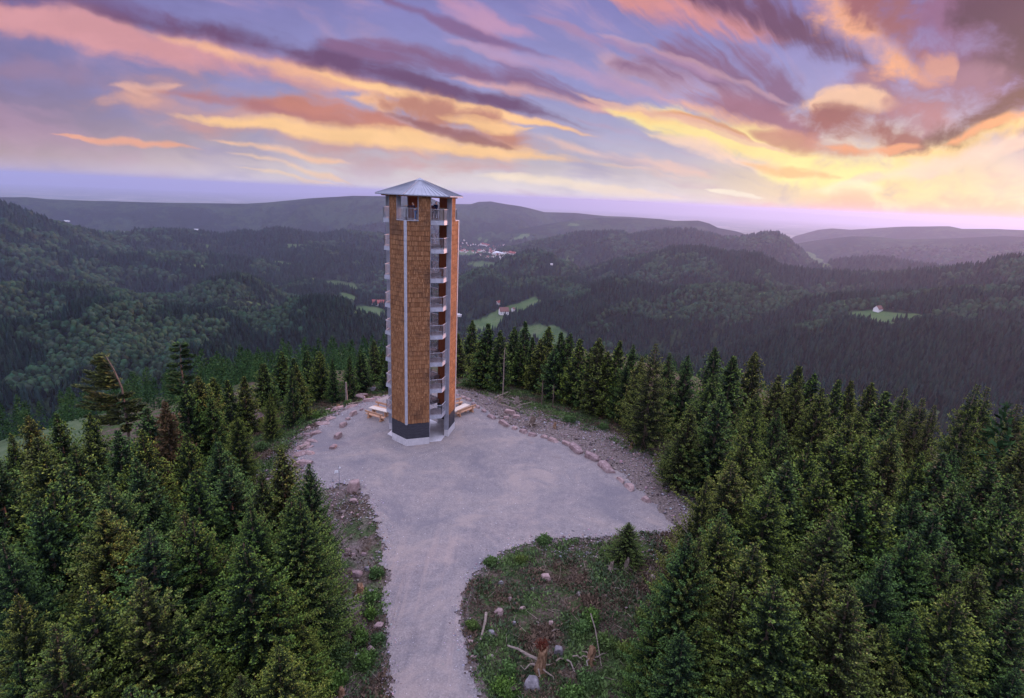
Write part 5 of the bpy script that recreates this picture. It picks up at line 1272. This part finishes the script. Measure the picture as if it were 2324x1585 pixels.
for f, L in ((zL, [(230, 650), (405, 650), (60, 800), (820, 760), (640, 640), (1040, 600), (1420, 380), (1530, 395), (1640, 405), (1310, 440), (1500, 545, 8), (1740, 385), (1870, 290), (2010, 200), (2110, 245), (2195, 200), (2290, 200),
        (1920, 510, 7), (1540, 800, 7), (330, 920), (480, 1040), (740, 1340), (840, 1110), (1010, 980), (1410, 1060, 9), (1610, 1040, 8), (1810, 1280, 9), (2020, 900, 9), (2120, 1220), (2210, 1010, 9), (1870, 1070, 8), (1380, 1350), (310, 1210), (1690, 630, 8), (-60, 900), (560, 860), (1000, 760)]),
    (zB, [(670, 160), (1260, 190), (1630, 110), (1600, 330), (1910, 70), (950, 620), (590, 650), (1560, 1210, 6), (90, 700), (310, 900), (80, 340), (300, 60), (1800, 1020, 7), (960, 280), (1350, 700, 8), (1100, 850, 8), (700, 1000, 8), (100, 1150, 8), (480, 1200, 7), (1950, 900, 5), (1300, 1050, 7), (1750, 560, 8)]),
    (zM, [(1640, 1010), (1800, 1005), (1860, 1010), (1950, 1050), (2190, 945), (2120, 1000), (1740, 1090), (1540, 1080), (1170, 1155), (1240, 1160), (2260, 1060), (2040, 1030), (1700, 1120, 7), (2240, 1000)]),
    (zR4, [(155, 1135), (300, 1165), (400, 1220), (500, 1190), (600, 1145), (670, 1270), (770, 1185), (740, 1290), (890, 1240), (940, 1240), (1040, 1285), (1120, 1350), (1195, 1285), (1330, 1300), (1440, 1325), (1260, 1390), (1650, 1320, 12), (1760, 1400), (2140, 1360), (1910, 1420), (2280, 1430), (240, 1280, 8), (560, 1330, 7), (60, 1240), (850, 1360, 8), (1540, 1430), (1000, 1420, 8), (700, 1400, 7), (330, 1430, 4)]),
    (zR5, [(90, 1090), (265, 1055), (600, 1160), (440, 1230), (680, 1215), (890, 1260), (1020, 1280), (1180, 1290), (1270, 1360), (1430, 1325), (1900, 1290, 14), (2030, 1310, 13), (2270, 1450, 12), (590, 1260), (770, 1330), (1550, 1400), (1640, 1460)]),
    (zR6, [(345, 270), (530, 210), (480, 100), (690, 450), (430, 690), (940, 610), (1130, 640), (1320, 340), (1210, 430), (1350, 460), (1560, 440), (1715, 570), (1380, 790), (1500, 800), (1680, 790), (1900, 740), (1960, 790), (2190, 850), (2300, 950), (560, 900), (1200, 920), (330, 1040), (1660, 1030), (1800, 900), (870, 420), (720, 300), (1050, 500), (2150, 600, 11), (2300, 700, 11), (1850, 560, 11), (230, 520, 8), (620, 620), (800, 720)]),
    (zR7, [(345, 80), (560, 10), (660, 385, 9), (430, 600, 7), (320, 650, 7), (980, 580, 8), (1170, 740, 7), (1120, 240), (1500, 180), (1690, 60), (1900, 130), (1690, 560, 9), (1960, 430), (2280, 430), (2140, 720, 8), (1880, 800, 8), (2070, 250), (2280, 870, 8), (820, 660, 7), (1450, 600, 8), (620, 660, 7), (1860, 1010, 6), (150, 560, 5), (900, 320), (750, 130), (1300, 420), (1560, 840, 7), (1350, 960, 6), (700, 880, 6), (1000, 930, 6)])):
    for q in L: AP_.append((*f(q[0], q[1]), q[2] if len(q) > 2 else None))
_gx, _gy = np.meshgrid(np.arange(-100, 100, .5), np.arange(-2, 130, .5))
_gd = np.where(inpoly(PLATW, _gx, _gy), 0, dpoly(PLATW, _gx, _gy))
for _c in CLEAR: _gd = np.where(inpoly(_c, _gx, _gy), 0, _gd)
_gh = near_z(_gx.ravel(), _gy.ravel()).reshape(_gx.shape)
def _gi(x, y): return min(max(int(round((y+2)*2)), 0), _gx.shape[0]-1), min(max(int(round((x+100)*2)), 0), _gx.shape[1]-1)
def clear_at(x, y, m_=.6): return _gd[_gi(x, y)] < m_
QL = np.array([(500, 1110), (560, 1000), (640, 930), (800, 880), (900, 890), (1300, 960), (1540, 1170), (1500, 1580), (900, 1580), (880, 1300), (800, 1200), (740, 1112), (690, 1084), (672, 1050), (600, 1100)], float)
def intrudes(p, h, R):
    n = 0
    for f in (.75, .5, .3, .12):
        c = pr(np.array([[p[0], p[1], p[2]+h*f]]))[0]; dep = (p-CAM)@fw; e = R*(1-f)*1250./dep
        for k in (-1, 0, 1):
            if inpoly(QL, np.array([c[0]+k*e]), np.array([c[1]]))[0]: n += 1
    return n
for X, Y, h in AP_:
    auto = h is None
    if auto: h = 10.5 if Y > 1000 else 10.
    if auto and 470 < X < 890 and Y < 900: h = 7.
    p = None
    for dh in (0, .8, -.8, 1.6, -1.6, 2.4, -2.4, 3.2, -3.2, -4, 4, -5, 5):
        if h+dh < 3: continue
        c = solve(X, Y, h+dh)
        if c is not None and not clear_at(c[0], c[1]) and math.hypot(c[0], c[1]) < 230: p = c; hh_ = h+dh; break
    if p is None: continue
    TREES.append([X, Y, p, hh_, 1])
rsf = random.Random(12); pts = [t[2][:2] for t in TREES]; tries = 0; nf_ = 0
while nf_ < 40 and tries < 60000:
    tries += 1
    az = rsf.uniform(-.84, .84); r = math.sqrt(rsf.uniform(12.**2, 112.**2)) if rsf.random() < .6 else rsf.uniform(12, 60); x, y = math.sin(az)*r, math.cos(az)*r
    if clear_at(x, y, 1.2): continue
    z = float(_gh[_gi(x, y)]); h = rsf.uniform(8, 11.5)
    X, Y = pr(np.array([[x, y, z+h]]))[0]
    if X < -60 or X > W+60 or Y > HH+120: continue
    if Y < np.interp(X, ENV[:, 0], ENV[:, 1])+12: continue
    if min((a-x)**2+(b-y)**2 for a, b in pts) < ((3.4+.012*r) if X < 900 or r > 60 else 5.2)**2: continue
    # leave what the photo shows at the foot of the clearing edges open
    X2, Y2 = pr(np.array([[x, y, z+h*.5]]))[0]
    if 690 < X2 < 1560 and Y2 > 900 and inpoly(PLATW, *[np.array([v]) for v in gp(X2, Y2)[:2]])[0]: continue
    X3, Y3 = pr(np.array([[x, y, z]]))[0]
    if 760 < X < 1560 and Y > 1000: continue
    if 700 < X3 < 1540 and Y3 > 1150: continue
    if intrudes(np.array([x, y, z]), h, h*.3): continue
    if X < 895 and X+ (h*.3)*1250/r > np.interp(Y, [900, 1060, 1100, 1300, 1600], [900, 720, 730, 775, 740]): continue
    pts.append((x, y)); TREES.append([X, Y, np.array([x, y, z]), h, 0]); nf_ += 1
# build
for i, t in enumerate(TREES):
    X, Y, p, h, listed = t; r = math.hypot(p[0], p[1]); rs_ = random.Random(i*13+5)
    if h >= 11.9 or (X > 2050 and Y < 1000 and h > 9.9): v = BIGV[i % 2]; kind = 'tall dark rust-tinged'
    elif r < 36: v = NEARV[i % 4]; kind = ('bushy', 'broad', 'dense', 'soft-tipped')[i % 4]
    elif r < 66: v = MIDV[i % 4]; kind = ('full', 'broad', 'slender', 'even')[i % 4]
    else: v = FARV[i % 3]; kind = ('narrow', 'pointed', 'upright')[i % 3]
    slim = .74 if intrudes(p, h, h*.3) >= 2 else 1.
    ob = add_tree(v, p[0], p[1], p[2], h, slim*rs_.uniform(.88, 1.26)*(1.1 if r < 40 and X > 1500 else 1.)*(1.12 if h < 8.5 else 1.), rs_.uniform(0, 6.28), rs_.uniform(0, .05))
    t += [ob, kind]
# label every spruce by its place in its stretch of forest, counted along that stretch
def band(X, Y):
    if X < 895:
        if Y < 920: return 'the treeline left of the tower'
        if Y < 1040: return 'the row along the far left slope'
        if Y < 1160: return 'the forest beside the left embankment'
        if Y < 1300: return 'the middle of the left forest'
        return 'the lowest left forest corner' if X < 400 else 'the forest at the bottom left beside the road'
    if Y < 850 and X < 1420: return 'the treeline just right of the tower'
    if Y < 900: return 'the crest row on the right'
    if Y < 960: return 'the row below the right crest'
    if Y < 1060: return 'the upper right forest'
    if Y < 1180: return 'the forest right of the gravel bank'
    if Y < 1320: return 'the middle of the lower right forest'
    if Y < 1440: return 'the lower right forest'
    return 'the bottom right forest edge'
bands = {}
for t in TREES: bands.setdefault(band(t[0], t[1]), []).append(t)
for bn, L in bands.items():
    L.sort(key=lambda t: t[0])
    for i, t in enumerate(L):
        tag(t[5], '%s spruce, %s from left in %s' % (t[6], ORD[i] if i < 40 else 'number %d' % (i+1), bn), 'spruce', 'spruces around the clearing')

# two wind-shaped old spruces with bare stems
def snag(X, Yt, Xb, Yb, h, label, side, rows, cut=1.):
    p = hit(Xb, Yb, 20., 300., 1.5)
    if p is None: p = gp(Xb, Yb, -10)
    r0 = math.hypot(p[0], p[1]); d = ray(X, Yt); t = r0/math.hypot(d[0], d[1]); top = CAM+d*t; h = top[2]-p[2]
    r = empty('windswept_spruce', tuple(p)); tag(r, label, 'spruce', 'windswept spruces'); tx = top-p
    bend = [np.array([0, 0, -2.]), tx*.3+[.5, 0, 0], tx*.7+[.9*cut, 0, 0], tx*.88+[.5*cut, 0, 0], tx]
    mb = MB(); mb.path(bend, .17, .04, 8); mb.build('trunk', M_BARK, r, smooth=True)
    rs = np.random.default_rng(int(abs(X))); V_ = []; T_ = []
    for s, a0, L in rows:
        i = min(3, int(s*4)); bp = bend[1]*(1-s)+tx*s if s < .5 else bend[2]*(1-(s-.5)*2)+tx*((s-.5)*2)
        for k in range(3):
            a = a0+rs.uniform(-.5, .5); dr_ = np.array([math.cos(a), math.sin(a)*.8, rs.uniform(-.02, .22)]); l = L*rs.uniform(.7, 1.1)
            n = 90; u_ = rs.random(n)**.7; o = bp+dr_*(u_*l)[:, None]; o[:, 2] += -.25*l*u_*(1-u_)
            for c in range(3):
                sdv = np.array([-dr_[1], dr_[0], 0])*rs.uniform(-1, 1, n)[:, None]+dr_*rs.uniform(.3, 1., n)[:, None]+np.array([0, 0, 1.])*rs.uniform(-.2, .3, n)[:, None]
                sdv /= np.linalg.norm(sdv, axis=1)[:, None]; ll = rs.uniform(.35, .8, n)*(1.2-.5*u_); nn = np.cross(sdv, rs.normal(size=(n, 3))*[.3, .3, 1]); nn /= np.linalg.norm(nn, axis=1)[:, None]
                V_.append(np.stack([o, o+sdv*(ll*.5)[:, None]+nn*(ll*.2)[:, None], o+sdv*ll[:, None], o+sdv*(ll*.5)[:, None]-nn*(ll*.2)[:, None]], 1))
                T_.append(np.tile([.35, .65, .8, .65], (n, 1))*rs.uniform(.5, 1., (n, 1)))
    V_ = np.concatenate(V_).reshape(-1, 3); T_ = np.concatenate(T_).ravel()
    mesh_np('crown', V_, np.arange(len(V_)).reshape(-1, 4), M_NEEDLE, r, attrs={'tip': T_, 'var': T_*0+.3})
snag(241, 810, 292, 1010, 12, 'leaning wind-shaped spruce with bare pale stem and branches sweeping left', -1,
     [(.99, 3.1, .9), (.88, 3.1, 1.7), (.80, 3.2, 1.6), (.72, 3.1, 3.0), (.66, 3.2, 2.4), (.60, 3.1, 2.6), (.52, 3.15, 4.2), (.47, .2, 1.2), (.44, 3.1, 3.2), (.38, 3.0, 3.6), (.36, .1, 1.8), (.3, 3.2, 4.0), (.26, .2, 2.2), (.2, 3.1, 3.6), (.15, .1, 2.6), (.1, 3.1, 3.2), (.08, 1.5, 2.4), (.05, -1.5, 2.6)])
snag(409, 783, 412, 930, 10, 'ragged narrow spruce with a tufted top behind the left treeline', 1,
     [(.99, 3.1, .9), (.97, .3, .6), (.88, 3.0, 1.0), (.84, .2, .9), (.76, 0, 1.5), (.72, 3.1, 1.1), (.62, .1, 1.3), (.56, 3.1, 1.5), (.5, 0, 1.2), (.44, 3.1, 1.6), (.38, .1, 1.5), (.32, 3.1, 2.0), (.26, .1, 1.9), (.2, 3.2, 2.2), (.15, 0, 2.0), (.1, 3.1, 2.2), (.05, 1.5, 2.0)], cut=.0)
# a browning spruce among the green ones
p = solve(1180*.3171, 570*.3171+737, 11.)
if p is not None:
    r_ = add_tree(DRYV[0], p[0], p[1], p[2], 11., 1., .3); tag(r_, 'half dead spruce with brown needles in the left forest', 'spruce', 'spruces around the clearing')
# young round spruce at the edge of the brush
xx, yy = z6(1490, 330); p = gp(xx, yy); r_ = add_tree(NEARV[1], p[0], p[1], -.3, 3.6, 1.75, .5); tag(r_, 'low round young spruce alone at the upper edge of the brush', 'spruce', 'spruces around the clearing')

# ------------------------------------------------------------------ shrubs and ground cover
def leafball(seed, n, R, H, lf):
    rs = np.random.default_rng(seed); nc_ = 26; cs = rs.normal(size=(nc_, 3)); cs /= np.linalg.norm(cs, axis=1)[:, None]; cs *= rs.uniform(.2, .8, (nc_, 1)); cs[:, 2] = abs(cs[:, 2])*.9+.12; cs *= [R, R, H]
    k = rs.integers(0, nc_, n); o = cs[k]+rs.normal(size=(n, 3))*[R*.17, R*.17, H*.13]; o[:, 2] = np.maximum(o[:, 2], .02)
    d = rs.normal(size=(n, 3)); d[:, 2] = abs(d[:, 2])+.1; d /= np.linalg.norm(d, axis=1)[:, None]; nn = np.cross(d, rs.normal(size=(n, 3))); nn /= np.linalg.norm(nn, axis=1)[:, None]
    l = lf*rs.uniform(.6, 1.4, n); w = l*.32
    V_ = np.stack([o, o+d*(l*.5)[:, None]+nn*w[:, None], o+d*l[:, None], o+d*(l*.5)[:, None]-nn*w[:, None]], 1).reshape(-1, 3)
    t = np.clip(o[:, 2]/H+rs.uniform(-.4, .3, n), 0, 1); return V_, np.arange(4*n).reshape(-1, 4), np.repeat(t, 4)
def shrub(X, Y, wpx, hr, label, seed, n=1400):
    p = gp(X, Y); z = gz(p[0], p[1]); w = wpx*((p-CAM)@fw)/1250.
    r = empty('shrub', (p[0], p[1], z)); tag(r, label, 'shrub', 'shrubs in the brush')
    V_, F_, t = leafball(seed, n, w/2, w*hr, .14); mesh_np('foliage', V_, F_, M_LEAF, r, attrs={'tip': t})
    mb = MB(); q = random.Random(seed)
    for i in range(5): a = q.uniform(0, 6.28); mb.path([(0, 0, -.1), (math.cos(a)*w*.12, math.sin(a)*w*.12, w*hr*.4), (math.cos(a)*w*.3, math.sin(a)*w*.3, w*hr*.75)], .02, .008, 4)
    mb.build('stems', M_BARK, r)
for i, (xy, w, hr, lab) in enumerate([
    (z6(1200, 850), 62, .5, 'bright green leafy shrub in the centre of the brush'), (z6(1130, 930), 44, .6, 'green shrub just below the bright central one'),
    (z6(500, 1300), 70, .5, 'dark green shrub left of the big upturned stump'), (z6(470, 1460), 84, .35, 'yellow-green low shrub at the bottom edge beside the road'),
    (z6(1030, 1480), 70, .35, 'yellow-green low shrub at the bottom middle of the brush'), (z6(1480, 1130), 60, .6, 'green sapling clump right of the two stumps'),
    (z6(1700, 1180), 66, .6, 'dull green shrub next to the bottom right spruces'), (z6(1640, 860), 46, .9, 'thin upright sapling at the right side of the brush'),
    (z6(1780, 600), 44, .6, 'small green shrub below the bare twigs near the right spruces'), (z6(800, 170), 40, .4, 'low green bush on the top edge of the brush'),
    (z6(340, 350), 34, .4, 'low bush at the upper left corner of the brush'), (z6(180, 900), 34, .5, 'dark green clump on the right road edge below the log'),
    (z6(1330, 1060), 60, .5, 'green shrub behind the thin bare branch'), (z6(1180, 1380), 60, .4, 'dark green ferny clump below the second stump'),
    (z6(60*10, 330), 36, .4, 'low bush left of the squarish grey boulder'), (z6(1560, 1330), 70, .5, 'broad green shrub at the bottom right of the brush'),
    (z5(740, 850), 34, .7, 'light green bush left of the road above the pink rock'), (z5(640, 1060), 50, .8, 'yellowish green bush above the white rocks left of the road'),
    (z5(800, 1080), 32, .6, 'small green bush touching the left verge'), (z5(700, 1270), 56, .6, 'green bush below the white rocks left of the road'),
    (z5(420, 1230), 80, .7, 'broad green bush at the foot of the left spruces'), (z5(430, 1450), 80, .6, 'bright green bush at the bottom left of the road'),
    (z5(790, 480), 40, .5, 'green tuft on the left verge beside the grey stone'), (z5(760, 690), 46, .5, 'green bush below the white angular rock'),
    (z3(110, 330), 30, .6, 'green bush at the top of the brush left of the embankment'), (z3(280, 290), 40, .6, 'dull green bush behind the left embankment'),
    (z3(575, 190), 20, .8, 'small yellowish bush at the rear left edge of the clearing'), ((590, 985), 44, .5, 'green bush on the slope left of the embankment'), ((640, 1010), 40, .5, 'low green bush halfway down the left slope'),
    ((560, 1040), 44, .5, 'dark green bush low on the left slope'), ((1290, 955), 34, .4, 'green clump in the grass behind the gravel bank'), ((1370, 970), 34, .4, 'low green clump under the tall right spruce'),
    ((1120, 880), 50, .5, 'leafy bush in front of the spruces right of the tower'), ((1060, 870), 40, .6, 'small leafy bush directly right behind the tower')]):
    shrub(xy[0], xy[1], w, hr, lab, 300+i)
def cover():
    def fn(x, y, u):
        ins = inpoly(PLATW, x, y); d = dpoly(PLATW, x, y); p = np.where(inpoly(ISL, x, y), 1., 0.); p = np.where(inpoly(CLEAR[1], x, y) & (d > 3.6), .8, p)
        p = np.where(inpoly(CLEAR[2], x, y) & (d > 4.5), 1., p); p = np.where(inpoly(CLEAR[3], x, y), .12+.6*sst(-y, -31, -24)+.5*sst(-d, -1.6, -.4)*(y < 30), p)
        p = np.where((p == 0) & (d > .8) & (d < 9), .25, p); p = np.where((d > 2.2) & (d < 24) & (y > 36) & (x < -8) & ~inpoly(CLEAR[3], x, y), .9, p); p = p*(.45+.55*sst(fbm(x/1.6, y/1.6, 3, 71), .36, .54)); return (u < p) & ~(ins & (d > .25))
    x, y = samples_near(360000, (-36, 34, 13, 88), fn, 21); n = len(x); rs = np.random.default_rng(8); z = near_z(x, y); m_ = 3
    hgt = rs.uniform(.08, .30, n)*(.6+.9*fbm(x/1.2, y/1.2, 2, 72)); tone = fbm(x/2.8, y/2.8, 3, 73)
    V_ = []; C_ = []
    for k in range(m_):
        a = rs.uniform(0, 6.28, n); el = rs.uniform(.25, 1.2, n); d = np.stack([np.cos(a)*np.cos(el), np.sin(a)*np.cos(el), np.sin(el)], 1)
        o = np.stack([x+rs.normal(size=n)*.08, y+rs.normal(size=n)*.08, z+rs.uniform(-.02, .08, n)], 1); nn = np.cross(d, rs.normal(size=(n, 3))); nn /= np.linalg.norm(nn, axis=1)[:, None]; w = hgt*rs.uniform(.12, .26, n)
        V_.append(np.stack([o, o+d*(hgt*.6)[:, None]+nn*w[:, None], o+d*hgt[:, None], o+d*(hgt*.6)[:, None]-nn*w[:, None]], 1))
        g = np.array([.052, .078, .038])*rs.uniform(.5, 1.7, n)[:, None]; br = np.array([.105, .072, .050])*rs.uniform(.5, 1.6, n)[:, None]; bt = np.array([.085, .135, .042])*rs.uniform(.5, 1.5, n)[:, None]
        c = np.where((tone+rs.uniform(-.14, .14, n) > .57)[:, None], br, g); c = np.where((tone+rs.uniform(-.1, .1, n) < .43)[:, None], bt, c); C_.append(np.repeat(c, 4, 0))
    V_ = np.concatenate(V_).reshape(-1, 3)
    tag(mesh_np('ground_cover', V_, np.arange(len(V_)).reshape(-1, 4), M_COVER, attrs={'col': np.clip(np.concatenate(C_), 0, 1)}), 'low ferns, grass and brambles round the clearing', 'ground cover', kind='stuff')
    # dry twigs
    x, y = samples_near(9000, (-36, 34, 13, 88), lambda x, y, u: (inpoly(ISL, x, y) | inpoly(CLEAR[1], x, y) | inpoly(CLEAR[2], x, y) | inpoly(CLEAR[3], x, y)) & ~inpoly(PLATW, x, y), 22); n = len(x); z = near_z(x, y)
    a = rs.uniform(0, 3.14, n); l = rs.uniform(.2, .9, n); dv = np.stack([np.cos(a), np.sin(a), rs.uniform(-.1, .5, n)], 1)*l[:, None]; o = np.stack([x, y, z+.04], 1); w = np.stack([-np.sin(a), np.cos(a), 0*a], 1)*.014; uz = np.array([0, 0, .022])
    V_ = np.stack([o-w, o+w, o+uz, o+dv-w*.4, o+dv+w*.4, o+dv+uz*.4], 1).reshape(-1, 3); fq = np.array([[0, 1, 4, 3], [1, 2, 5, 4], [2, 0, 3, 5]])
    c = np.array([.27, .21, .17])*rs.uniform(.3, 1.6, n)[:, None]
    tag(mesh_np('dry_twigs', V_, (fq[None]+(np.arange(n)*6)[:, None, None]).reshape(-1, 4), M_COVER, attrs={'col': np.repeat(np.clip(c, 0, 1), 6, 0)}), 'dead twigs and brushwood strewn round the clearing', 'twigs', kind='stuff')
cover()

# ------------------------------------------------------------------ far houses
M_HW = plainm('white_plaster', (.75, .72, .70), .8, var=.06); M_HR = plainm('red_roof_tiles', (.26, .07, .055), .8); M_HR2 = plainm('brown_roof_tiles', (.16, .075, .06), .8); M_HG = plainm('pale_sheet_roof', (.62, .64, .68), .6)
def house_meshes(L, Wd, Hw, Hr, rm):
    a = MB(); a.box((0, 0, Hw/2-1), L, Wd, Hw+2); a.hexa([(-L/2, -Wd/2, Hw), (L/2, -Wd/2, Hw), (L/2, Wd/2, Hw), (-L/2, Wd/2, Hw)], [(-L/2, -.05, Hw+Hr-.3), (L/2, -.05, Hw+Hr-.3), (L/2, .05, Hw+Hr-.3), (-L/2, .05, Hw+Hr-.3)])
    b = MB(); e = .8
    for s in (-1, 1):
        p = [(-L/2-e, s*(Wd/2+e), Hw-.9), (L/2+e, s*(Wd/2+e), Hw-.9), (L/2+e, 0, Hw+Hr), (-L/2-e, 0, Hw+Hr)]
        if s > 0: p = p[::-1]
        b.hexa(p, [(x, y, z+.35) for x, y, z in p])
    w = MB()
    for s in (-1, 1):
        for i in range(4):
            for zz in (1.6, 4.2):
                if zz+.8 < Hw: w.box((-L/2+L*(i+.5)/4, s*(Wd/2+.03), zz), 1.1, .08, 1.2)
    out = []
    for m_, nm, mt in ((a, 'wall', M_HW), (b, 'roof', rm), (w, 'windows', M_NAVY)):
        if not m_.v: continue
        o = m_.build(nm, mt); me = o.data; COL.objects.unlink(o); bpy.data.objects.remove(o); out.append((nm, me))
    return out
HM = [house_meshes(13, 10, 5.5, 5, M_HR), house_meshes(18, 13, 6, 7, M_HR2), house_meshes(10, 8, 5, 4, M_HR2), house_meshes(46, 20, 7, 1.5, M_HG), house_meshes(26, 16, 6, 6, M_HR)]
def house(X, Y, k, s, rz, label, group, nm='house'):
    p = hit(X, Y, 300, 30000)
    if p is None or (nm == 'plain_building' and p[2] > -600): return
    r = empty(nm, (p[0], p[1], p[2]), rz); r.scale = (s, s, s); tag(r, label, 'house', group)
    for n_, me in HM[k]:
        if n_ == 'windows': n_ = 'window_row'
        o = bpy.data.objects.new(n_, me); COL.objects.link(o); o.parent = r
house(1992, 706, 1, 1.0, .5, 'white farmhouse with steep reddish roof on the meadow clearing to the right', 'farmhouses on the hills', 'farmhouse')
house(2028, 697, 2, .9, .2, 'small white outbuilding up right of the farmhouse on the meadow', 'farmhouses on the hills', 'farm_shed')
house(859, 693, 4, 2.0, .1, 'long red-roofed farmhouse beside the orchard left of the tower', 'farmhouses on the hills', 'farmhouse')
house(873, 699, 0, 1.6, 1.0, 'smaller red-roofed barn next to the long farmhouse left of the tower', 'farmhouses on the hills', 'barn')
house(842, 690, 2, 1.2, .6, 'tiny white shed left of the long red-roofed farmhouse', 'farmhouses on the hills', 'farm_shed')
house(1143, 712, 1, 1.8, .3, 'white and brown farmhouse in the valley meadow right of the tower', 'farmhouses on the hills', 'farmhouse')
house(1164, 706, 2, 1.5, 1.2, 'small bluish white house right of the valley farmhouse', 'farmhouses on the hills', 'farmhouse')
house(1131, 690, 0, 1.2, .8, 'small dark red roof at the wood edge above the valley farmhouse', 'farmhouses on the hills', 'farmhouse')
house(1246, 601, 3, .8, .1, 'pale house on the saddle of the round hill', 'farmhouses on the hills', 'farmhouse')
house(1036, 717, 3, 1.0, .0, 'pale barn low in the valley close to the tower right edge', 'farmhouses on the hills', 'barn')
house(150, 503, 3, 1.4, .0, 'whitish building in a clearing on the far left mountain', 'farmhouses on the hills', 'farmhouse')
house(443, 523, 3, 1.6, .2, 'tiny white farm at the foot of the far mountain', 'farmhouses on the hills', 'farmhouse')
hq = random.Random(2)
for i in range(120):
    t = hq.random(); X = 1044+t*120+hq.uniform(-6, 6); Y = 560+t*16+hq.gauss(0, 7)
    house(X, Y, hq.choice([0, 0, 1, 2, 2, 4]) if hq.random() > .12 else 3, hq.uniform(1.2, 2.), hq.uniform(0, 3.1), 'tiny house in the far valley town right of the tower', 'houses of the far valley town')
for i in range(70):
    X = hq.uniform(1650, 1860); Y = 522+(X-1650)*.06+abs(hq.gauss(0, 8))
    house(X, Y, 3, hq.uniform(.8, 2.4), hq.uniform(0, 3.1), 'tiny pale building of the town on the far plain', 'buildings on the far plain', 'plain_building')
